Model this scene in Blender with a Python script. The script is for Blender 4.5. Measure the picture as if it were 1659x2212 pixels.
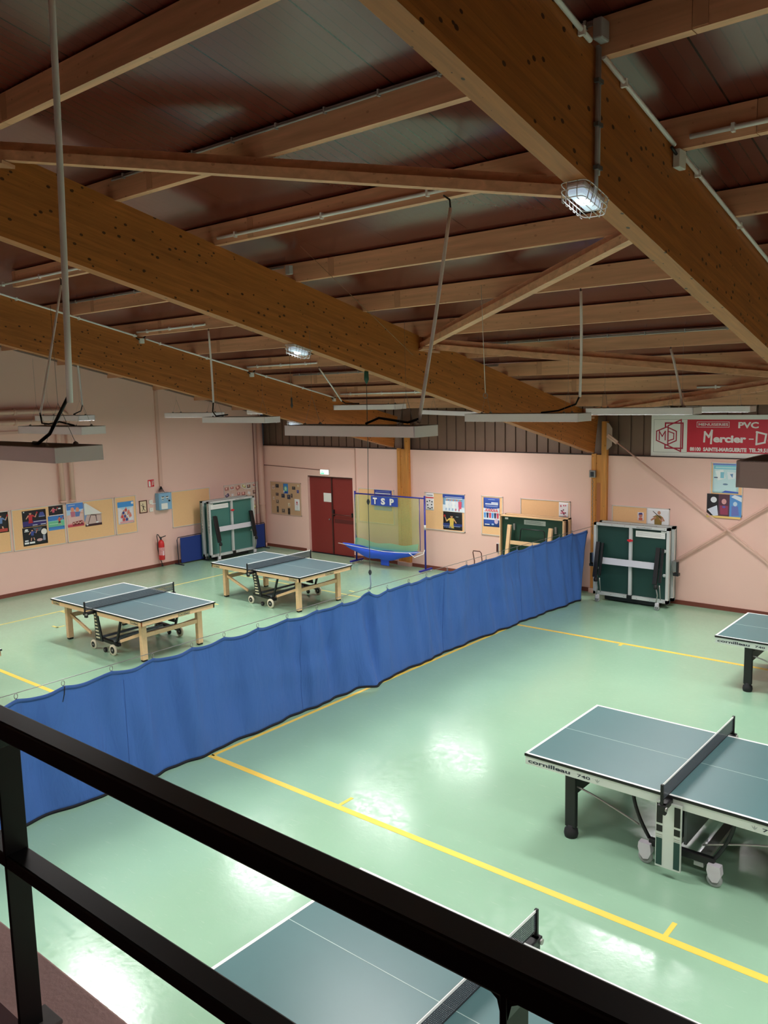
import bpy, bmesh, math, random
from mathutils import Vector, Matrix
random.seed(4)
for o in list(bpy.data.objects): bpy.data.objects.remove(o)
SC = bpy.context.scene
COL = SC.collection
PI = math.pi

# ------------------------------------------------------------------ camera
YAW, PITCH, ROLL, FPX = -0.696416, -0.1388998, -0.0233899, 1799.081
fw = Vector((math.sin(YAW)*math.cos(PITCH), math.cos(YAW)*math.cos(PITCH), math.sin(PITCH)))
rt = Vector((math.cos(YAW), -math.sin(YAW), 0)); up = rt.cross(fw)
rt2 = rt*math.cos(ROLL)+up*math.sin(ROLL); up2 = -rt*math.sin(ROLL)+up*math.cos(ROLL)
cd = bpy.data.cameras.new('camera'); cam = bpy.data.objects.new('camera', cd); COL.objects.link(cam)
M = Matrix((rt2, up2, -fw)).transposed().to_4x4(); M.translation = (18.04826, -16.1399, 4.249369)
cam.matrix_world = M
cd.sensor_fit = 'VERTICAL'; cd.sensor_height = 24; cd.lens = FPX*24/2212; cd.clip_start = .05; cd.clip_end = 100
SC.camera = cam
# ------------------------------------------------------------------ world, exposure
w = bpy.data.worlds.new('world'); SC.world = w; w.use_nodes = True
w.node_tree.nodes['Background'].inputs[0].default_value = (.5, .55, .6, 1)
w.node_tree.nodes['Background'].inputs[1].default_value = .02
SC.view_settings.view_transform = 'Standard'; SC.view_settings.look = 'None'
SC.view_settings.gamma = 1; SC.view_settings.exposure = 0.0
LAMP_STRENGTH = 28          # radiance of the diffusers
LAMP_BEAM = 34              # watts of the lens beam of each lamp
LAMP_COLOR = (1.0, .975, .965)

# ------------------------------------------------------------------ materials
def s2l(c):
    return tuple((x/255/12.92 if x <= 10 else ((x/255+.055)/1.055)**2.4) for x in c)+(1,)
MATS = {}
def mat(name, rgb, rough=.5, metal=0, noise=0, nscale=5, bump=0, bscale=60, emit=None, alpha=None, spec=.5, stretch=(1, 1, 1), coat=0):
    if name in MATS: return MATS[name]
    m = bpy.data.materials.new(name); m.use_nodes = True; MATS[name] = m
    nt = m.node_tree; b = nt.nodes['Principled BSDF']; L = nt.links.new
    c = s2l(rgb); b.inputs['Base Color'].default_value = c
    b.inputs['Roughness'].default_value = rough; b.inputs['Metallic'].default_value = metal
    b.inputs['Specular IOR Level'].default_value = spec
    if coat: b.inputs['Coat Weight'].default_value = coat; b.inputs['Coat Roughness'].default_value = .1
    if noise or bump:
        tc = nt.nodes.new('ShaderNodeTexCoord'); mp = nt.nodes.new('ShaderNodeMapping'); L(tc.outputs['Object'], mp.inputs[0])
        mp.inputs['Scale'].default_value = stretch
    if noise:
        n = nt.nodes.new('ShaderNodeTexNoise'); n.inputs['Scale'].default_value = nscale; n.inputs['Detail'].default_value = 5
        L(mp.outputs[0], n.inputs['Vector'])
        mx = nt.nodes.new('ShaderNodeMix'); mx.data_type = 'RGBA'; L(n.outputs['Fac'], mx.inputs['Factor'])
        mx.inputs['A'].default_value = tuple(x*(1-noise) for x in c[:3])+(1,)
        mx.inputs['B'].default_value = tuple(min(1, x*(1+noise)) for x in c[:3])+(1,)
        L(mx.outputs['Result'], b.inputs['Base Color'])
    if bump:
        n2 = nt.nodes.new('ShaderNodeTexNoise'); n2.inputs['Scale'].default_value = bscale; n2.inputs['Detail'].default_value = 4
        L(mp.outputs[0], n2.inputs['Vector']); bp = nt.nodes.new('ShaderNodeBump'); bp.inputs['Strength'].default_value = bump
        bp.inputs['Distance'].default_value = .01
        L(n2.outputs['Fac'], bp.inputs['Height']); L(bp.outputs[0], b.inputs['Normal'])
    if emit:
        b.inputs['Emission Color'].default_value = tuple(emit[:3])+(1,); b.inputs['Emission Strength'].default_value = emit[3]
    if alpha is not None: b.inputs['Alpha'].default_value = alpha
    return m
def nodes(m): return m.node_tree, m.node_tree.nodes, m.node_tree.links.new
def math_node(nt, op, a, b=None, c=None):
    n = nt.nodes.new('ShaderNodeMath'); n.operation = op
    for i, v in enumerate((a, b, c)):
        if v is None: continue
        if isinstance(v, (int, float)): n.inputs[i].default_value = v
        else: nt.links.new(v, n.inputs[i])
    return n.outputs[0]
def mixc(nt, f, a, b):
    n = nt.nodes.new('ShaderNodeMix'); n.data_type = 'RGBA'
    for k, v in (('Factor', f), ('A', a), ('B', b)):
        if isinstance(v, (int, float, tuple)): n.inputs[k].default_value = v
        else: nt.links.new(v, n.inputs[k])
    return n.outputs['Result']

def wood(name, base, dark, axis=1, lam=.045, knots=1.0, rough=.5, grain=1.0, con=1.0):
    """laminated / sawn timber: grain along local axis"""
    m = mat(name, base, rough); nt, N, L = nodes(m); b = N['Principled BSDF']
    tc = N.new('ShaderNodeTexCoord'); sp = N.new('ShaderNodeSeparateXYZ'); L(tc.outputs['Object'], sp.inputs[0])
    mp = N.new('ShaderNodeMapping'); L(tc.outputs['Object'], mp.inputs[0])
    sc = [1, 1, 1]; sc[axis] = .07; mp.inputs['Scale'].default_value = [x*30*grain for x in sc]
    n = N.new('ShaderNodeTexNoise'); n.inputs['Scale'].default_value = 1; n.inputs['Detail'].default_value = 6; n.inputs['Distortion'].default_value = .6
    L(mp.outputs[0], n.inputs['Vector'])
    d = s2l(dark); c = s2l(base)
    col = mixc(nt, math_node(nt, 'MULTIPLY_ADD', n.outputs['Fac'], 1.6, -.35), tuple(x*(1-.28*con) for x in c[:3])+(1,), tuple(min(1, x*(1+.2*con)) for x in c[:3])+(1,))
    if lam:
        z = math_node(nt, 'DIVIDE', sp.outputs[2], lam)
        fl = math_node(nt, 'FLOOR', z); fr = math_node(nt, 'FRACT', z)
        wn = N.new('ShaderNodeTexWhiteNoise'); wn.noise_dimensions = '1D'; L(fl, wn.inputs['W'])
        col = mixc(nt, math_node(nt, 'MULTIPLY', wn.outputs['Value'], .22), col, d)
        ln = math_node(nt, 'LESS_THAN', fr, .05)
        col = mixc(nt, math_node(nt, 'MULTIPLY', ln, .25), col, d)
    if knots:
        mk = N.new('ShaderNodeMapping'); L(tc.outputs['Object'], mk.inputs[0])
        ks = [15.0, 15.0, 15.0]; ks[axis] = 10.0; mk.inputs['Scale'].default_value = ks
        v = N.new('ShaderNodeTexVoronoi'); v.inputs['Scale'].default_value = 1; v.feature = 'F1'; L(mk.outputs[0], v.inputs['Vector'])
        vs = N.new('ShaderNodeSeparateColor'); L(v.outputs['Color'], vs.inputs[0])
        rad = math_node(nt, 'MULTIPLY_ADD', vs.outputs[0], .27, -.07)
        mr = N.new('ShaderNodeMapRange'); L(math_node(nt, 'SUBTRACT', v.outputs['Distance'], rad), mr.inputs['Value'])
        mr.inputs['From Min'].default_value = -.01; mr.inputs['From Max'].default_value = .025
        mr.inputs['To Min'].default_value = .85*knots; mr.inputs['To Max'].default_value = 0
        col = mixc(nt, mr.outputs[0], col, d)
    L(col, b.inputs['Base Color'])
    return m

GLU = wood('glulam_timber', (192, 116, 54), (34, 14, 6), 1)
GLUB = wood('pale_beam_face', (222, 168, 96), (96, 50, 20), 1, lam=0, knots=.8)  # paler timber tone for one long face of the beams
GLUV = wood('glulam_post_timber', (208, 138, 64), (110, 54, 20), 2, lam=0, knots=.5)
PUR = wood('sawn_purlin_timber', (232, 172, 136), (140, 80, 54), 0, lam=0, knots=.45, grain=.5)
PLAINW = wood('light_beech', (242, 198, 150), (190, 140, 90), 0, lam=0, knots=0, rough=.4, grain=.8, con=.3)
WALLM = mat('pink_wall_paint', (240, 198, 184), .75, noise=.03, nscale=1.3, bump=.12, bscale=90)
WALLD = mat('pink_pipe_paint', (222, 178, 162), .5)
SKIRT = mat('brown_skirting', (120, 62, 48), .5)
STEEL = mat('galvanised_steel', (150, 150, 150), .35, .8)
WHITE = mat('white_paint', (238, 236, 230), .4)
PVC = mat('white_plastic_conduit', (250, 244, 244), .4)
BLACK = mat('black_plastic', (18, 18, 20), .45)
BLACKM = mat('black_lacquered_steel', (9, 9, 10), .45, noise=.2, nscale=8)
RUB = mat('black_rubber', (26, 26, 28), .7)
GREYB = mat('grey_plastic_box', (178, 174, 176), .5)
SILVER = mat('silver_painted_steel', (205, 208, 206), .4, .1)
DGREEN = mat('dark_green_board', (28, 66, 58), .5)
LAMPB = mat('lamp_housing_white', (254, 244, 250), .5)
CORK = mat('cork_board', (248, 196, 144), .85, noise=.12, nscale=120)
CORK2 = mat('brown_pin_board', (196, 158, 124), .85, noise=.08, nscale=60)
ALU = mat('pale_aluminium_frame', (226, 216, 208), .4, .2)
BLUEF = mat('blue_frame_paint', (40, 44, 150), .4)
REDD = mat('dark_red_door_paint', (134, 46, 42), .42, noise=.06, nscale=2)
TIN = mat('zinc_plate', (170, 168, 164), .4, .7)

def emis(name, rgb, s):
    m = bpy.data.materials.new(name); m.use_nodes = True; nt = m.node_tree
    b = nt.nodes['Principled BSDF']; b.inputs['Base Color'].default_value = (.8, .8, .8, 1)
    b.inputs['Emission Color'].default_value = tuple(rgb)+(1,); b.inputs['Emission Strength'].default_value = s
    MATS[name] = m; return m
DIFFU = emis('lit_diffuser', LAMP_COLOR, LAMP_STRENGTH)
EMER = emis('lit_safety_bulb', (.85, .93, 1), 30)
EMER2 = mat('safety_lamp_glass', (225, 236, 246), .25, emit=(.62, .8, 1, .45))

def floor_material():
    m = mat('green_sports_floor', (158, 206, 168), .3); nt, N, L = nodes(m); b = N['Principled BSDF']
    tc = N.new('ShaderNodeTexCoord')
    n = N.new('ShaderNodeTexNoise'); n.inputs['Scale'].default_value = .9; n.inputs['Detail'].default_value = 8; L(tc.outputs['Object'], n.inputs['Vector'])
    n2 = N.new('ShaderNodeTexNoise'); n2.inputs['Scale'].default_value = 13; n2.inputs['Detail'].default_value = 8; n2.inputs['Distortion'].default_value = 1.2; L(tc.outputs['Object'], n2.inputs['Vector'])
    c = s2l((152, 192, 162))
    col = mixc(nt, n.outputs['Fac'], tuple(x*.93 for x in c[:3])+(1,), tuple(min(1, x*1.07) for x in c[:3])+(1,))
    # fine scuffs
    mp = N.new('ShaderNodeMapping'); mp.inputs['Scale'].default_value = (3, 14, 1); mp.inputs['Rotation'].default_value = (0, 0, .7); L(tc.outputs['Object'], mp.inputs[0])
    n3 = N.new('ShaderNodeTexNoise'); n3.inputs['Scale'].default_value = 2.2; n3.inputs['Detail'].default_value = 10; L(mp.outputs[0], n3.inputs['Vector'])
    sc = N.new('ShaderNodeMapRange'); L(n3.outputs['Fac'], sc.inputs['Value']); sc.inputs['From Min'].default_value = .62; sc.inputs['From Max'].default_value = .72; sc.inputs['To Max'].default_value = .12
    col = mixc(nt, sc.outputs[0], col, s2l((215, 225, 205)))
    L(col, b.inputs['Base Color'])
    r = N.new('ShaderNodeMapRange'); L(n2.outputs['Fac'], r.inputs['Value']); r.inputs['From Min'].default_value = .35; r.inputs['From Max'].default_value = .65
    r.inputs['To Min'].default_value = .12; r.inputs['To Max'].default_value = .26; L(r.outputs[0], b.inputs['Roughness'])
    b.inputs['Specular IOR Level'].default_value = 1.0
    bp = N.new('ShaderNodeBump'); bp.inputs['Strength'].default_value = .07; bp.inputs['Distance'].default_value = .01
    n4 = N.new('ShaderNodeTexNoise'); n4.inputs['Scale'].default_value = 26; n4.inputs['Detail'].default_value = 9; L(tc.outputs['Object'], n4.inputs['Vector']); L(n4.outputs['Fac'], bp.inputs['Height']); L(bp.outputs[0], b.inputs['Normal'])
    return m
FLOORM = floor_material()

def ceiling_material():
    m = mat('ribbed_roof_panel', (92, 50, 40), .32); nt, N, L = nodes(m); b = N['Principled BSDF']
    tc = N.new('ShaderNodeTexCoord'); sp = N.new('ShaderNodeSeparateXYZ'); L(tc.outputs['Object'], sp.inputs[0])
    fx = math_node(nt, 'FRACT', math_node(nt, 'DIVIDE', sp.outputs[0], .1))
    g = math_node(nt, 'LESS_THAN', fx, .1)
    fx2 = math_node(nt, 'FRACT', math_node(nt, 'DIVIDE', sp.outputs[0], 1.0))
    g2 = math_node(nt, 'LESS_THAN', fx2, .014)
    n = N.new('ShaderNodeTexNoise'); n.inputs['Scale'].default_value = 25; L(tc.outputs['Object'], n.inputs['Vector'])
    c = s2l((104, 46, 38))
    col = mixc(nt, math_node(nt, 'MULTIPLY', g, .3), c, s2l((50, 26, 22)))
    col = mixc(nt, math_node(nt, 'MULTIPLY', g2, .9), col, s2l((18, 10, 8)))
    L(col, b.inputs['Base Color']); b.inputs['Specular IOR Level'].default_value = .75; b.inputs['Specular Tint'].default_value = (1, .86, .88, 1)
    r = math_node(nt, 'MULTIPLY_ADD', n.outputs['Fac'], .08, .18); L(r, b.inputs['Roughness'])
    bp = N.new('ShaderNodeBump'); bp.inputs['Strength'].default_value = .25; bp.inputs['Distance'].default_value = .004; L(g, bp.inputs['Height']); L(bp.outputs[0], b.inputs['Normal'])
    return m
CEILM = ceiling_material()
def cladding_material():
    m = mat('brown_steel_cladding', (122, 98, 84), .4, .3, noise=.08, nscale=6)
    return m
CLAD = cladding_material()

def net_material(name, rgb, pitch, width, solid=.0, axes=(0, 2)):
    m = mat(name, rgb, .8); nt, N, L = nodes(m)
    b = N['Principled BSDF']; out = N['Material Output']
    tc = N.new('ShaderNodeTexCoord'); sp = N.new('ShaderNodeSeparateXYZ'); L(tc.outputs['Object'], sp.inputs[0])
    a = math_node(nt, 'LESS_THAN', math_node(nt, 'FRACT', math_node(nt, 'DIVIDE', sp.outputs[axes[0]], pitch)), width)
    c = math_node(nt, 'LESS_THAN', math_node(nt, 'FRACT', math_node(nt, 'DIVIDE', sp.outputs[axes[1]], pitch)), width)
    f = math_node(nt, 'MAXIMUM', a, c); f = math_node(nt, 'MAXIMUM', f, solid)
    tr = N.new('ShaderNodeBsdfTransparent'); mx = N.new('ShaderNodeMixShader')
    L(f, mx.inputs[0]); L(tr.outputs[0], mx.inputs[1]); L(b.outputs[0], mx.inputs[2]); L(mx.outputs[0], out.inputs['Surface'])
    return m
NETM = net_material('black_table_net', (70, 76, 84), .014, .36, .12, (1, 2))
NETG = net_material('olive_catch_net', (178, 184, 118), .02, .10, .46, (0, 2))

def tabletop_material(name, rgb, spec=.5, rough=.34):
    return mat(name, rgb, rough, noise=.06, nscale=3, spec=spec)
TOPG = tabletop_material('green_playing_surface', (80, 120, 122), .75, .36)
TOPB = tabletop_material('slate_playing_surface', (86, 114, 120), .7, .34)
LINEW = mat('white_line_paint', (240, 244, 240), .4)
LINEC = mat('thin_centre_line_paint', (190, 212, 208), .4)
def curtain_material():
    m = mat('blue_curtain_cloth', (52, 96, 178), .85); nt, N, L = nodes(m); b = N['Principled BSDF']
    tc = N.new('ShaderNodeTexCoord')
    n = N.new('ShaderNodeTexNoise'); n.inputs['Scale'].default_value = 1.2; n.inputs['Detail'].default_value = 3; L(tc.outputs['Object'], n.inputs['Vector'])
    c = s2l((64, 108, 182)); col = mixc(nt, n.outputs['Fac'], tuple(x*.92 for x in c[:3])+(1,), tuple(x*1.08 for x in c[:3])+(1,))
    L(col, b.inputs['Base Color'])
    mp = N.new('ShaderNodeMapping'); mp.inputs['Scale'].default_value = (1, 3.2, .7); mp.inputs['Rotation'].default_value = (.18, 0, 0); L(tc.outputs['Object'], mp.inputs[0])
    nb = N.new('ShaderNodeTexNoise'); nb.inputs['Scale'].default_value = 1.6; nb.inputs['Detail'].default_value = 4; nb.inputs['Distortion'].default_value = .8; L(mp.outputs[0], nb.inputs['Vector'])
    bp = N.new('ShaderNodeBump'); bp.inputs['Strength'].default_value = .35; bp.inputs['Distance'].default_value = .12; L(nb.outputs['Fac'], bp.inputs['Height']); L(bp.outputs[0], b.inputs['Normal'])
    b.inputs['Sheen Weight'].default_value = .03
    return m
CURT = curtain_material()
def flat(rgb, rough=.6): return mat('paint_%02x%02x%02x' % tuple(rgb), rgb, rough)

# ------------------------------------------------------------------ mesh building
class MB:
    def __init__(s): s.v = []; s.f = []; s.mi = []; s.ms = []; s.sm = []
    def midx(s, m):
        if m not in s.ms: s.ms.append(m)
        return s.ms.index(m)
    def add(s, vs, fs, m=None, smooth=False):
        k = len(s.v); s.v += [tuple(v) for v in vs]; i = s.midx(m)
        for f in fs: s.f.append(tuple(k+a for a in f)); s.mi.append(i); s.sm.append(smooth)
        return s
    def box(s, x0, x1, y0, y1, z0, z1, m=None, bev=0, M=None):
        if x1 < x0: x0, x1 = x1, x0
        if y1 < y0: y0, y1 = y1, y0
        if z1 < z0: z0, z1 = z1, z0
        if bev:
            bm = bmesh.new(); bmesh.ops.create_cube(bm, size=1)
            for v in bm.verts: v.co = Vector(((x0+x1)/2+v.co.x*(x1-x0), (y0+y1)/2+v.co.y*(y1-y0), (z0+z1)/2+v.co.z*(z1-z0)))
            bmesh.ops.bevel(bm, geom=list(bm.edges), offset=bev, segments=2, affect='EDGES', profile=.5)
            bm.verts.index_update(); vs = [v.co.copy() for v in bm.verts]; fs = [[v.index for v in f.verts] for f in bm.faces]; bm.free()
        else:
            vs = [Vector(p) for p in ((x0, y0, z0), (x1, y0, z0), (x1, y1, z0), (x0, y1, z0), (x0, y0, z1), (x1, y0, z1), (x1, y1, z1), (x0, y1, z1))]
            fs = [(0, 3, 2, 1), (4, 5, 6, 7), (0, 1, 5, 4), (1, 2, 6, 5), (2, 3, 7, 6), (3, 0, 4, 7)]
        if M: vs = [M @ v for v in vs]
        return s.add(vs, fs, m)
    def bar(s, p, q, w, h, m=None, bev=0, upv=(0, 0, 1)):
        p, q = Vector(p), Vector(q); d = (q-p); L = d.length; d.normalize(); u = Vector(upv)
        if abs(d.dot(u)) > .98: u = Vector((0, 1, 0))
        x = d.cross(u).normalized(); z = x.cross(d).normalized()
        Mx = Matrix((x, d, z)).transposed().to_4x4(); Mx.translation = (p+q)/2
        return s.box(-w/2, w/2, -L/2, L/2, -h/2, h/2, m, bev, Mx)
    def tube(s, pts, r, m=None, n=10, caps=True):
        pts = [Vector(p) for p in pts]; rs = r if isinstance(r, (list, tuple)) else [r]*len(pts)
        vs = []; pn = None
        for i, p in enumerate(pts):
            a = pts[max(0, i-1)]; b = pts[min(len(pts)-1, i+1)]; d = (b-a).normalized()
            if pn is None: pn = d.orthogonal().normalized()
            pn = (pn-d*pn.dot(d)).normalized(); bn = d.cross(pn)
            for k in range(n):
                t = 2*PI*k/n; vs.append(p+(pn*math.cos(t)+bn*math.sin(t))*rs[i])
        fs = [(i*n+k, i*n+(k+1) % n, (i+1)*n+(k+1) % n, (i+1)*n+k) for i in range(len(pts)-1) for k in range(n)]
        s.add(vs, fs, m, True)
        if caps:
            k0 = len(s.v)-len(vs); i = s.midx(m)
            s.f.append(tuple(k0+k for k in range(n))[::-1]); s.mi.append(i); s.sm.append(False)
            e = k0+(len(pts)-1)*n; s.f.append(tuple(e+k for k in range(n))); s.mi.append(i); s.sm.append(False)
        return s
    def cyl(s, c, r, h, axis='z', m=None, n=20, r2=None):
        c = Vector(c); a = {'x': Vector((1, 0, 0)), 'y': Vector((0, 1, 0)), 'z': Vector((0, 0, 1))}[axis]
        return s.tube([c-a*h/2, c+a*h/2], [r, r if r2 is None else r2], m, n)
    def lathe(s, prof, c, m=None, n=20, axis='z'):
        c = Vector(c); vs = []
        for r, z in prof:
            for k in range(n):
                t = 2*PI*k/n; p = (r*math.cos(t), r*math.sin(t), z)
                if axis == 'y': p = (p[0], p[2], p[1])
                if axis == 'x': p = (p[2], p[0], p[1])
                vs.append(c+Vector(p))
        fs = [(i*n+k, i*n+(k+1) % n, (i+1)*n+(k+1) % n, (i+1)*n+k) for i in range(len(prof)-1) for k in range(n)]
        return s.add(vs, fs, m, True)
    def prism(s, poly, y0, y1, m=None):
        """poly in local XZ, extruded along Y"""
        n = len(poly); vs = [(x, y0, z) for x, z in poly]+[(x, y1, z) for x, z in poly]
        fs = [tuple(range(n)), tuple(range(2*n-1, n-1, -1))]+[(i, i+n, (i+1) % n+n, (i+1) % n) for i in range(n)]
        return s.add(vs, fs, m)
    def grid(s, fn, nu, nv, m=None, smooth=True):
        vs = [fn(i/nu, j/nv) for i in range(nu+1) for j in range(nv+1)]
        fs = [(i*(nv+1)+j, (i+1)*(nv+1)+j, (i+1)*(nv+1)+j+1, i*(nv+1)+j+1) for i in range(nu) for j in range(nv)]
        return s.add(vs, fs, m, smooth)
    def build(s, name, m=None, parent=None, bevel=0, solid=0):
        me = bpy.data.meshes.new(name); me.from_pydata(s.v, [], s.f)
        for x in s.ms: me.materials.append(x if x is not None else m)
        me.polygons.foreach_set('material_index', s.mi); me.polygons.foreach_set('use_smooth', s.sm)
        bm = bmesh.new(); bm.from_mesh(me); bmesh.ops.recalc_face_normals(bm, faces=bm.faces); bm.to_mesh(me); bm.free()
        me.update()
        o = bpy.data.objects.new(name, me); COL.objects.link(o)
        if parent: o.parent = parent
        if solid:
            md = o.modifiers.new('thickness', 'SOLIDIFY'); md.thickness = solid
        if bevel:
            md = o.modifiers.new('bevel', 'BEVEL'); md.width = bevel; md.segments = 2; md.limit_method = 'ANGLE'
        return o
def box(x0, x1, y0, y1, z0, z1, m=None, bev=0): return MB().box(x0, x1, y0, y1, z0, z1, m, bev)
def thing(name, label, cat, loc=(0, 0, 0), rz=0, group=None):
    o = bpy.data.objects.new(name, None); COL.objects.link(o); o.location = loc; o.rotation_euler = (0, 0, rz)
    o.empty_display_size = .1
    return tag(o, label, cat, group)
def tag(o, label, cat, group=None):
    o['label'] = label; o['category'] = cat
    if group: o['group'] = group
    return o
def struct(o, label=None, cat=None):
    o['kind'] = 'structure'
    if label: o['label'] = label
    if cat: o['category'] = cat
    return o
KIDS = {}
def dup(root, loc, rz, label, group=None):
    def cp(o, par):
        c = o.copy(); COL.objects.link(c)
        if par: c.parent = par
        for ch in [x for x in bpy.data.objects if x.parent == o and x is not c]: cp(ch, c)
        return c
    r = cp(root, None); r.location = loc; r.rotation_euler = (0, 0, rz); r['label'] = label
    if group: r['group'] = group
    return r

TXT = {}
def text_mb(s, h=1.0, bold=0, xs=1.0, spacing=1.0, shear=0, ext=.0):
    """flat text as vertex/face lists in XZ plane, baseline at z=0, x from 0"""
    key = (s, bold, spacing, shear)
    if key not in TXT:
        cu = bpy.data.curves.new('t', 'FONT'); cu.body = s; cu.size = 1; cu.offset = bold; cu.space_character = spacing; cu.shear = shear
        cu.fill_mode = 'BOTH'; cu.resolution_u = 3
        ob = bpy.data.objects.new('t', cu); COL.objects.link(ob)
        dg = bpy.context.evaluated_depsgraph_get(); ev = ob.evaluated_get(dg); me = ev.to_mesh()
        TXT[key] = ([tuple(v.co) for v in me.vertices], [tuple(p.vertices) for p in me.polygons])
        ev.to_mesh_clear(); bpy.data.objects.remove(ob); bpy.data.curves.remove(cu)
    vs, fs = TXT[key]
    x0 = min(v[0] for v in vs); k = h/.70
    W = (max(v[0] for v in vs)-x0)*k*xs
    return [((v[0]-x0)*k*xs, v[1]*k) for v in vs], fs, W
def add_text(mb, s, x, z, h, m, y=0, width=None, bold=0, spacing=1, shear=0, center=False, vertical=False):
    v, f, W = text_mb(s, h, bold, 1, spacing, shear)
    k = (width/W) if width else 1
    if center: x -= W*k/2
    if vertical: vs = [(x-b, y, z+a*k) for a, b in v]     # reads upwards
    else: vs = [(x+a*k, y, z+b) for a, b in v]
    mb.add(vs, f, m); return W*k

# ------------------------------------------------------------------ setting
SL = .2294
def beam_top(y): return 3.726-SL*y
XR, YF = 24.0, -20.0
fl = box(0, XR, YF, 0.0, -.1, 0).build('floor', FLOORM); struct(fl)
YEL = mat('yellow_floor_tape', (252, 212, 88), .4)
YELF = mat('faded_yellow_floor_tape', (222, 214, 128), .4)
def line(x0, x1, y0, y1, m=YEL):
    box(x0, x1, y0, y1, 0, .0025).build('court_line', m, fl)
line(10.26, 10.31, -10.19, -3.14)
line(10.26, 22, -10.24, -10.165)
line(2.2, 10.2, -10.70+.47, -10.63+.47)
line(10.31, 22, -3.16, -3.09)
line(2.13, 2.18, -12, -1.2, YELF)
line(2.18, 10.1, -3.2, -3.15, YELF)
for (x, y) in ((12.35, -10.165), (15.83, -10.165), (2.4, -10.165)): line(x-.02, x+.02, y, y+.2)
for (x, y) in ((12.36, -3.09),): line(x-.025, x+.025, y-.17, y-.07)
for (x, y) in ((2.18, -7.6), (2.18, -5.2)): line(x, x+.22, y-.03, y+.03, YELF)
line(3.1, 3.3, -8.32, -8.27, YELF); line(3.25, 3.3, -8.32, -8.14, YELF)
line(4.3, 4.45, -5.38, -5.33, YELF); line(5.9, 6.05, -2.9, -2.85, YELF)

def gable(y): return 3.79-SL*y
wl = MB(); wl.add([(0, 0.02, 0), (0, YF, 0), (0, YF, gable(YF)), (0, .02, gable(.02)), (-.2, .02, 0), (-.2, YF, 0), (-.2, YF, gable(YF)), (-.2, .02, gable(.02))],
    [(0, 1, 2, 3), (4, 7, 6, 5), (0, 3, 7, 4), (1, 5, 6, 2), (3, 2, 6, 7), (0, 4, 5, 1)])
struct(wl.build('wall_left', WALLM))
# back wall, with the doorway left open
WH = 2.915; DX0, DX1, DZ = 1.82, 3.50, 2.13
wb = MB(); wb.box(0, DX0-.1, 0, .2, 0, WH); wb.box(DX0-.1, DX1, 0, .2, DZ, WH); wb.box(DX1, XR, 0, .2, 0, WH)
struct(wb.build('wall_back', WALLM))
# sloping top rail on the low wall panel left of the door post
t = MB().bar((.12, -.012, 2.90), (3.62, -.012, 2.90), .025, .03); struct(t.build('trim_1', WALLD))
t = MB().bar((3.62, -.012, 0.1), (3.62, -.012, 2.9), .025, .03); struct(t.build('trim_2', WALLD))
t = MB().tube([(.12, -.012, 2.36), (2.36, -.012, 2.30)], .008); struct(t.build('trim_3', SKIRT))
struct(box(-.2, XR, .02, .2, WH+.0, WH+.02).build('trim_4', mat('dark_flashing', (60, 44, 40), .5)))
# ribbed cladding above the back wall
cm = MB(); x = 0.0; prof = []
while x < XR:
    prof += [(x, .12), (x+.23, .12), (x+.235, .155), (x+.262, .155)]; x += .27
z0, z1 = WH, 4.1
cm.add([(a, b, z0) for a, b in prof]+[(a, b, z1) for a, b in prof], [(i, i+1, i+1+len(prof), i+len(prof)) for i in range(len(prof)-1)])
cm.box(0, XR, .2, .26, z0, z1)
struct(cm.build('wall_back_cladding', CLAD))
# right wall and the wall behind the gallery (out of frame, they close the hall)
struct(box(XR, XR+.2, YF, .2, 0, 8.6).build('wall_right', WALLM))
struct(box(-.2, XR+.2, YF-.2, YF, 0, 8.7).build('wall_front', WALLM))
cz = lambda y: beam_top(y)+.235
ce = MB(); ce.add([(-.3, .3, cz(.3)), (XR+.3, .3, cz(.3)), (XR+.3, YF-.2, cz(YF-.2)), (-.3, YF-.2, cz(YF-.2)),
                   (-.3, .3, cz(.3)+.1), (XR+.3, .3, cz(.3)+.1), (XR+.3, YF-.2, cz(YF-.2)+.1), (-.3, YF-.2, cz(YF-.2)+.1)],
                  [(0, 1, 2, 3), (4, 7, 6, 5), (0, 4, 5, 1), (1, 5, 6, 2), (2, 6, 7, 3), (3, 7, 4, 0)])
struct(ce.build('ceiling', CEILM))
struct(box(0, .018, YF, 0, 0, .085).build('baseboard_left', SKIRT))
bb = MB(); bb.box(.02, DX0-.1, -.018, 0, 0, .085); bb.box(DX1, XR, -.018, 0, 0, .085); struct(bb.build('baseboard_back', SKIRT))
# gable closing strip
t = MB().bar((.02, 0, gable(0)+.02), (.02, YF, gable(YF)+.02), .05, .035); struct(t.build('trim_5', mat('gable_batten', (150, 122, 112), .5)))

# gallery slab with ledge
gm = MB(); gm.box(0, XR, YF, -15.0, 2.25, 2.53)
struct(gm.build('gallery_ledge', mat('ledge_pink_concrete', (232, 192, 186), .8, noise=.12, nscale=6, bump=.2, bscale=60), None, .008))
gf = MB(); gf.box(0, XR, YF, -15.19, 2.53, 2.536, mat('dark_gallery_floor', (96, 50, 52), .7)); struct(gf.build('gallery_floor'))
struct(MB().box(0, XR, -15.25, -15.1, 0, 2.25).build('gallery_wall', WALLM))

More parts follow.
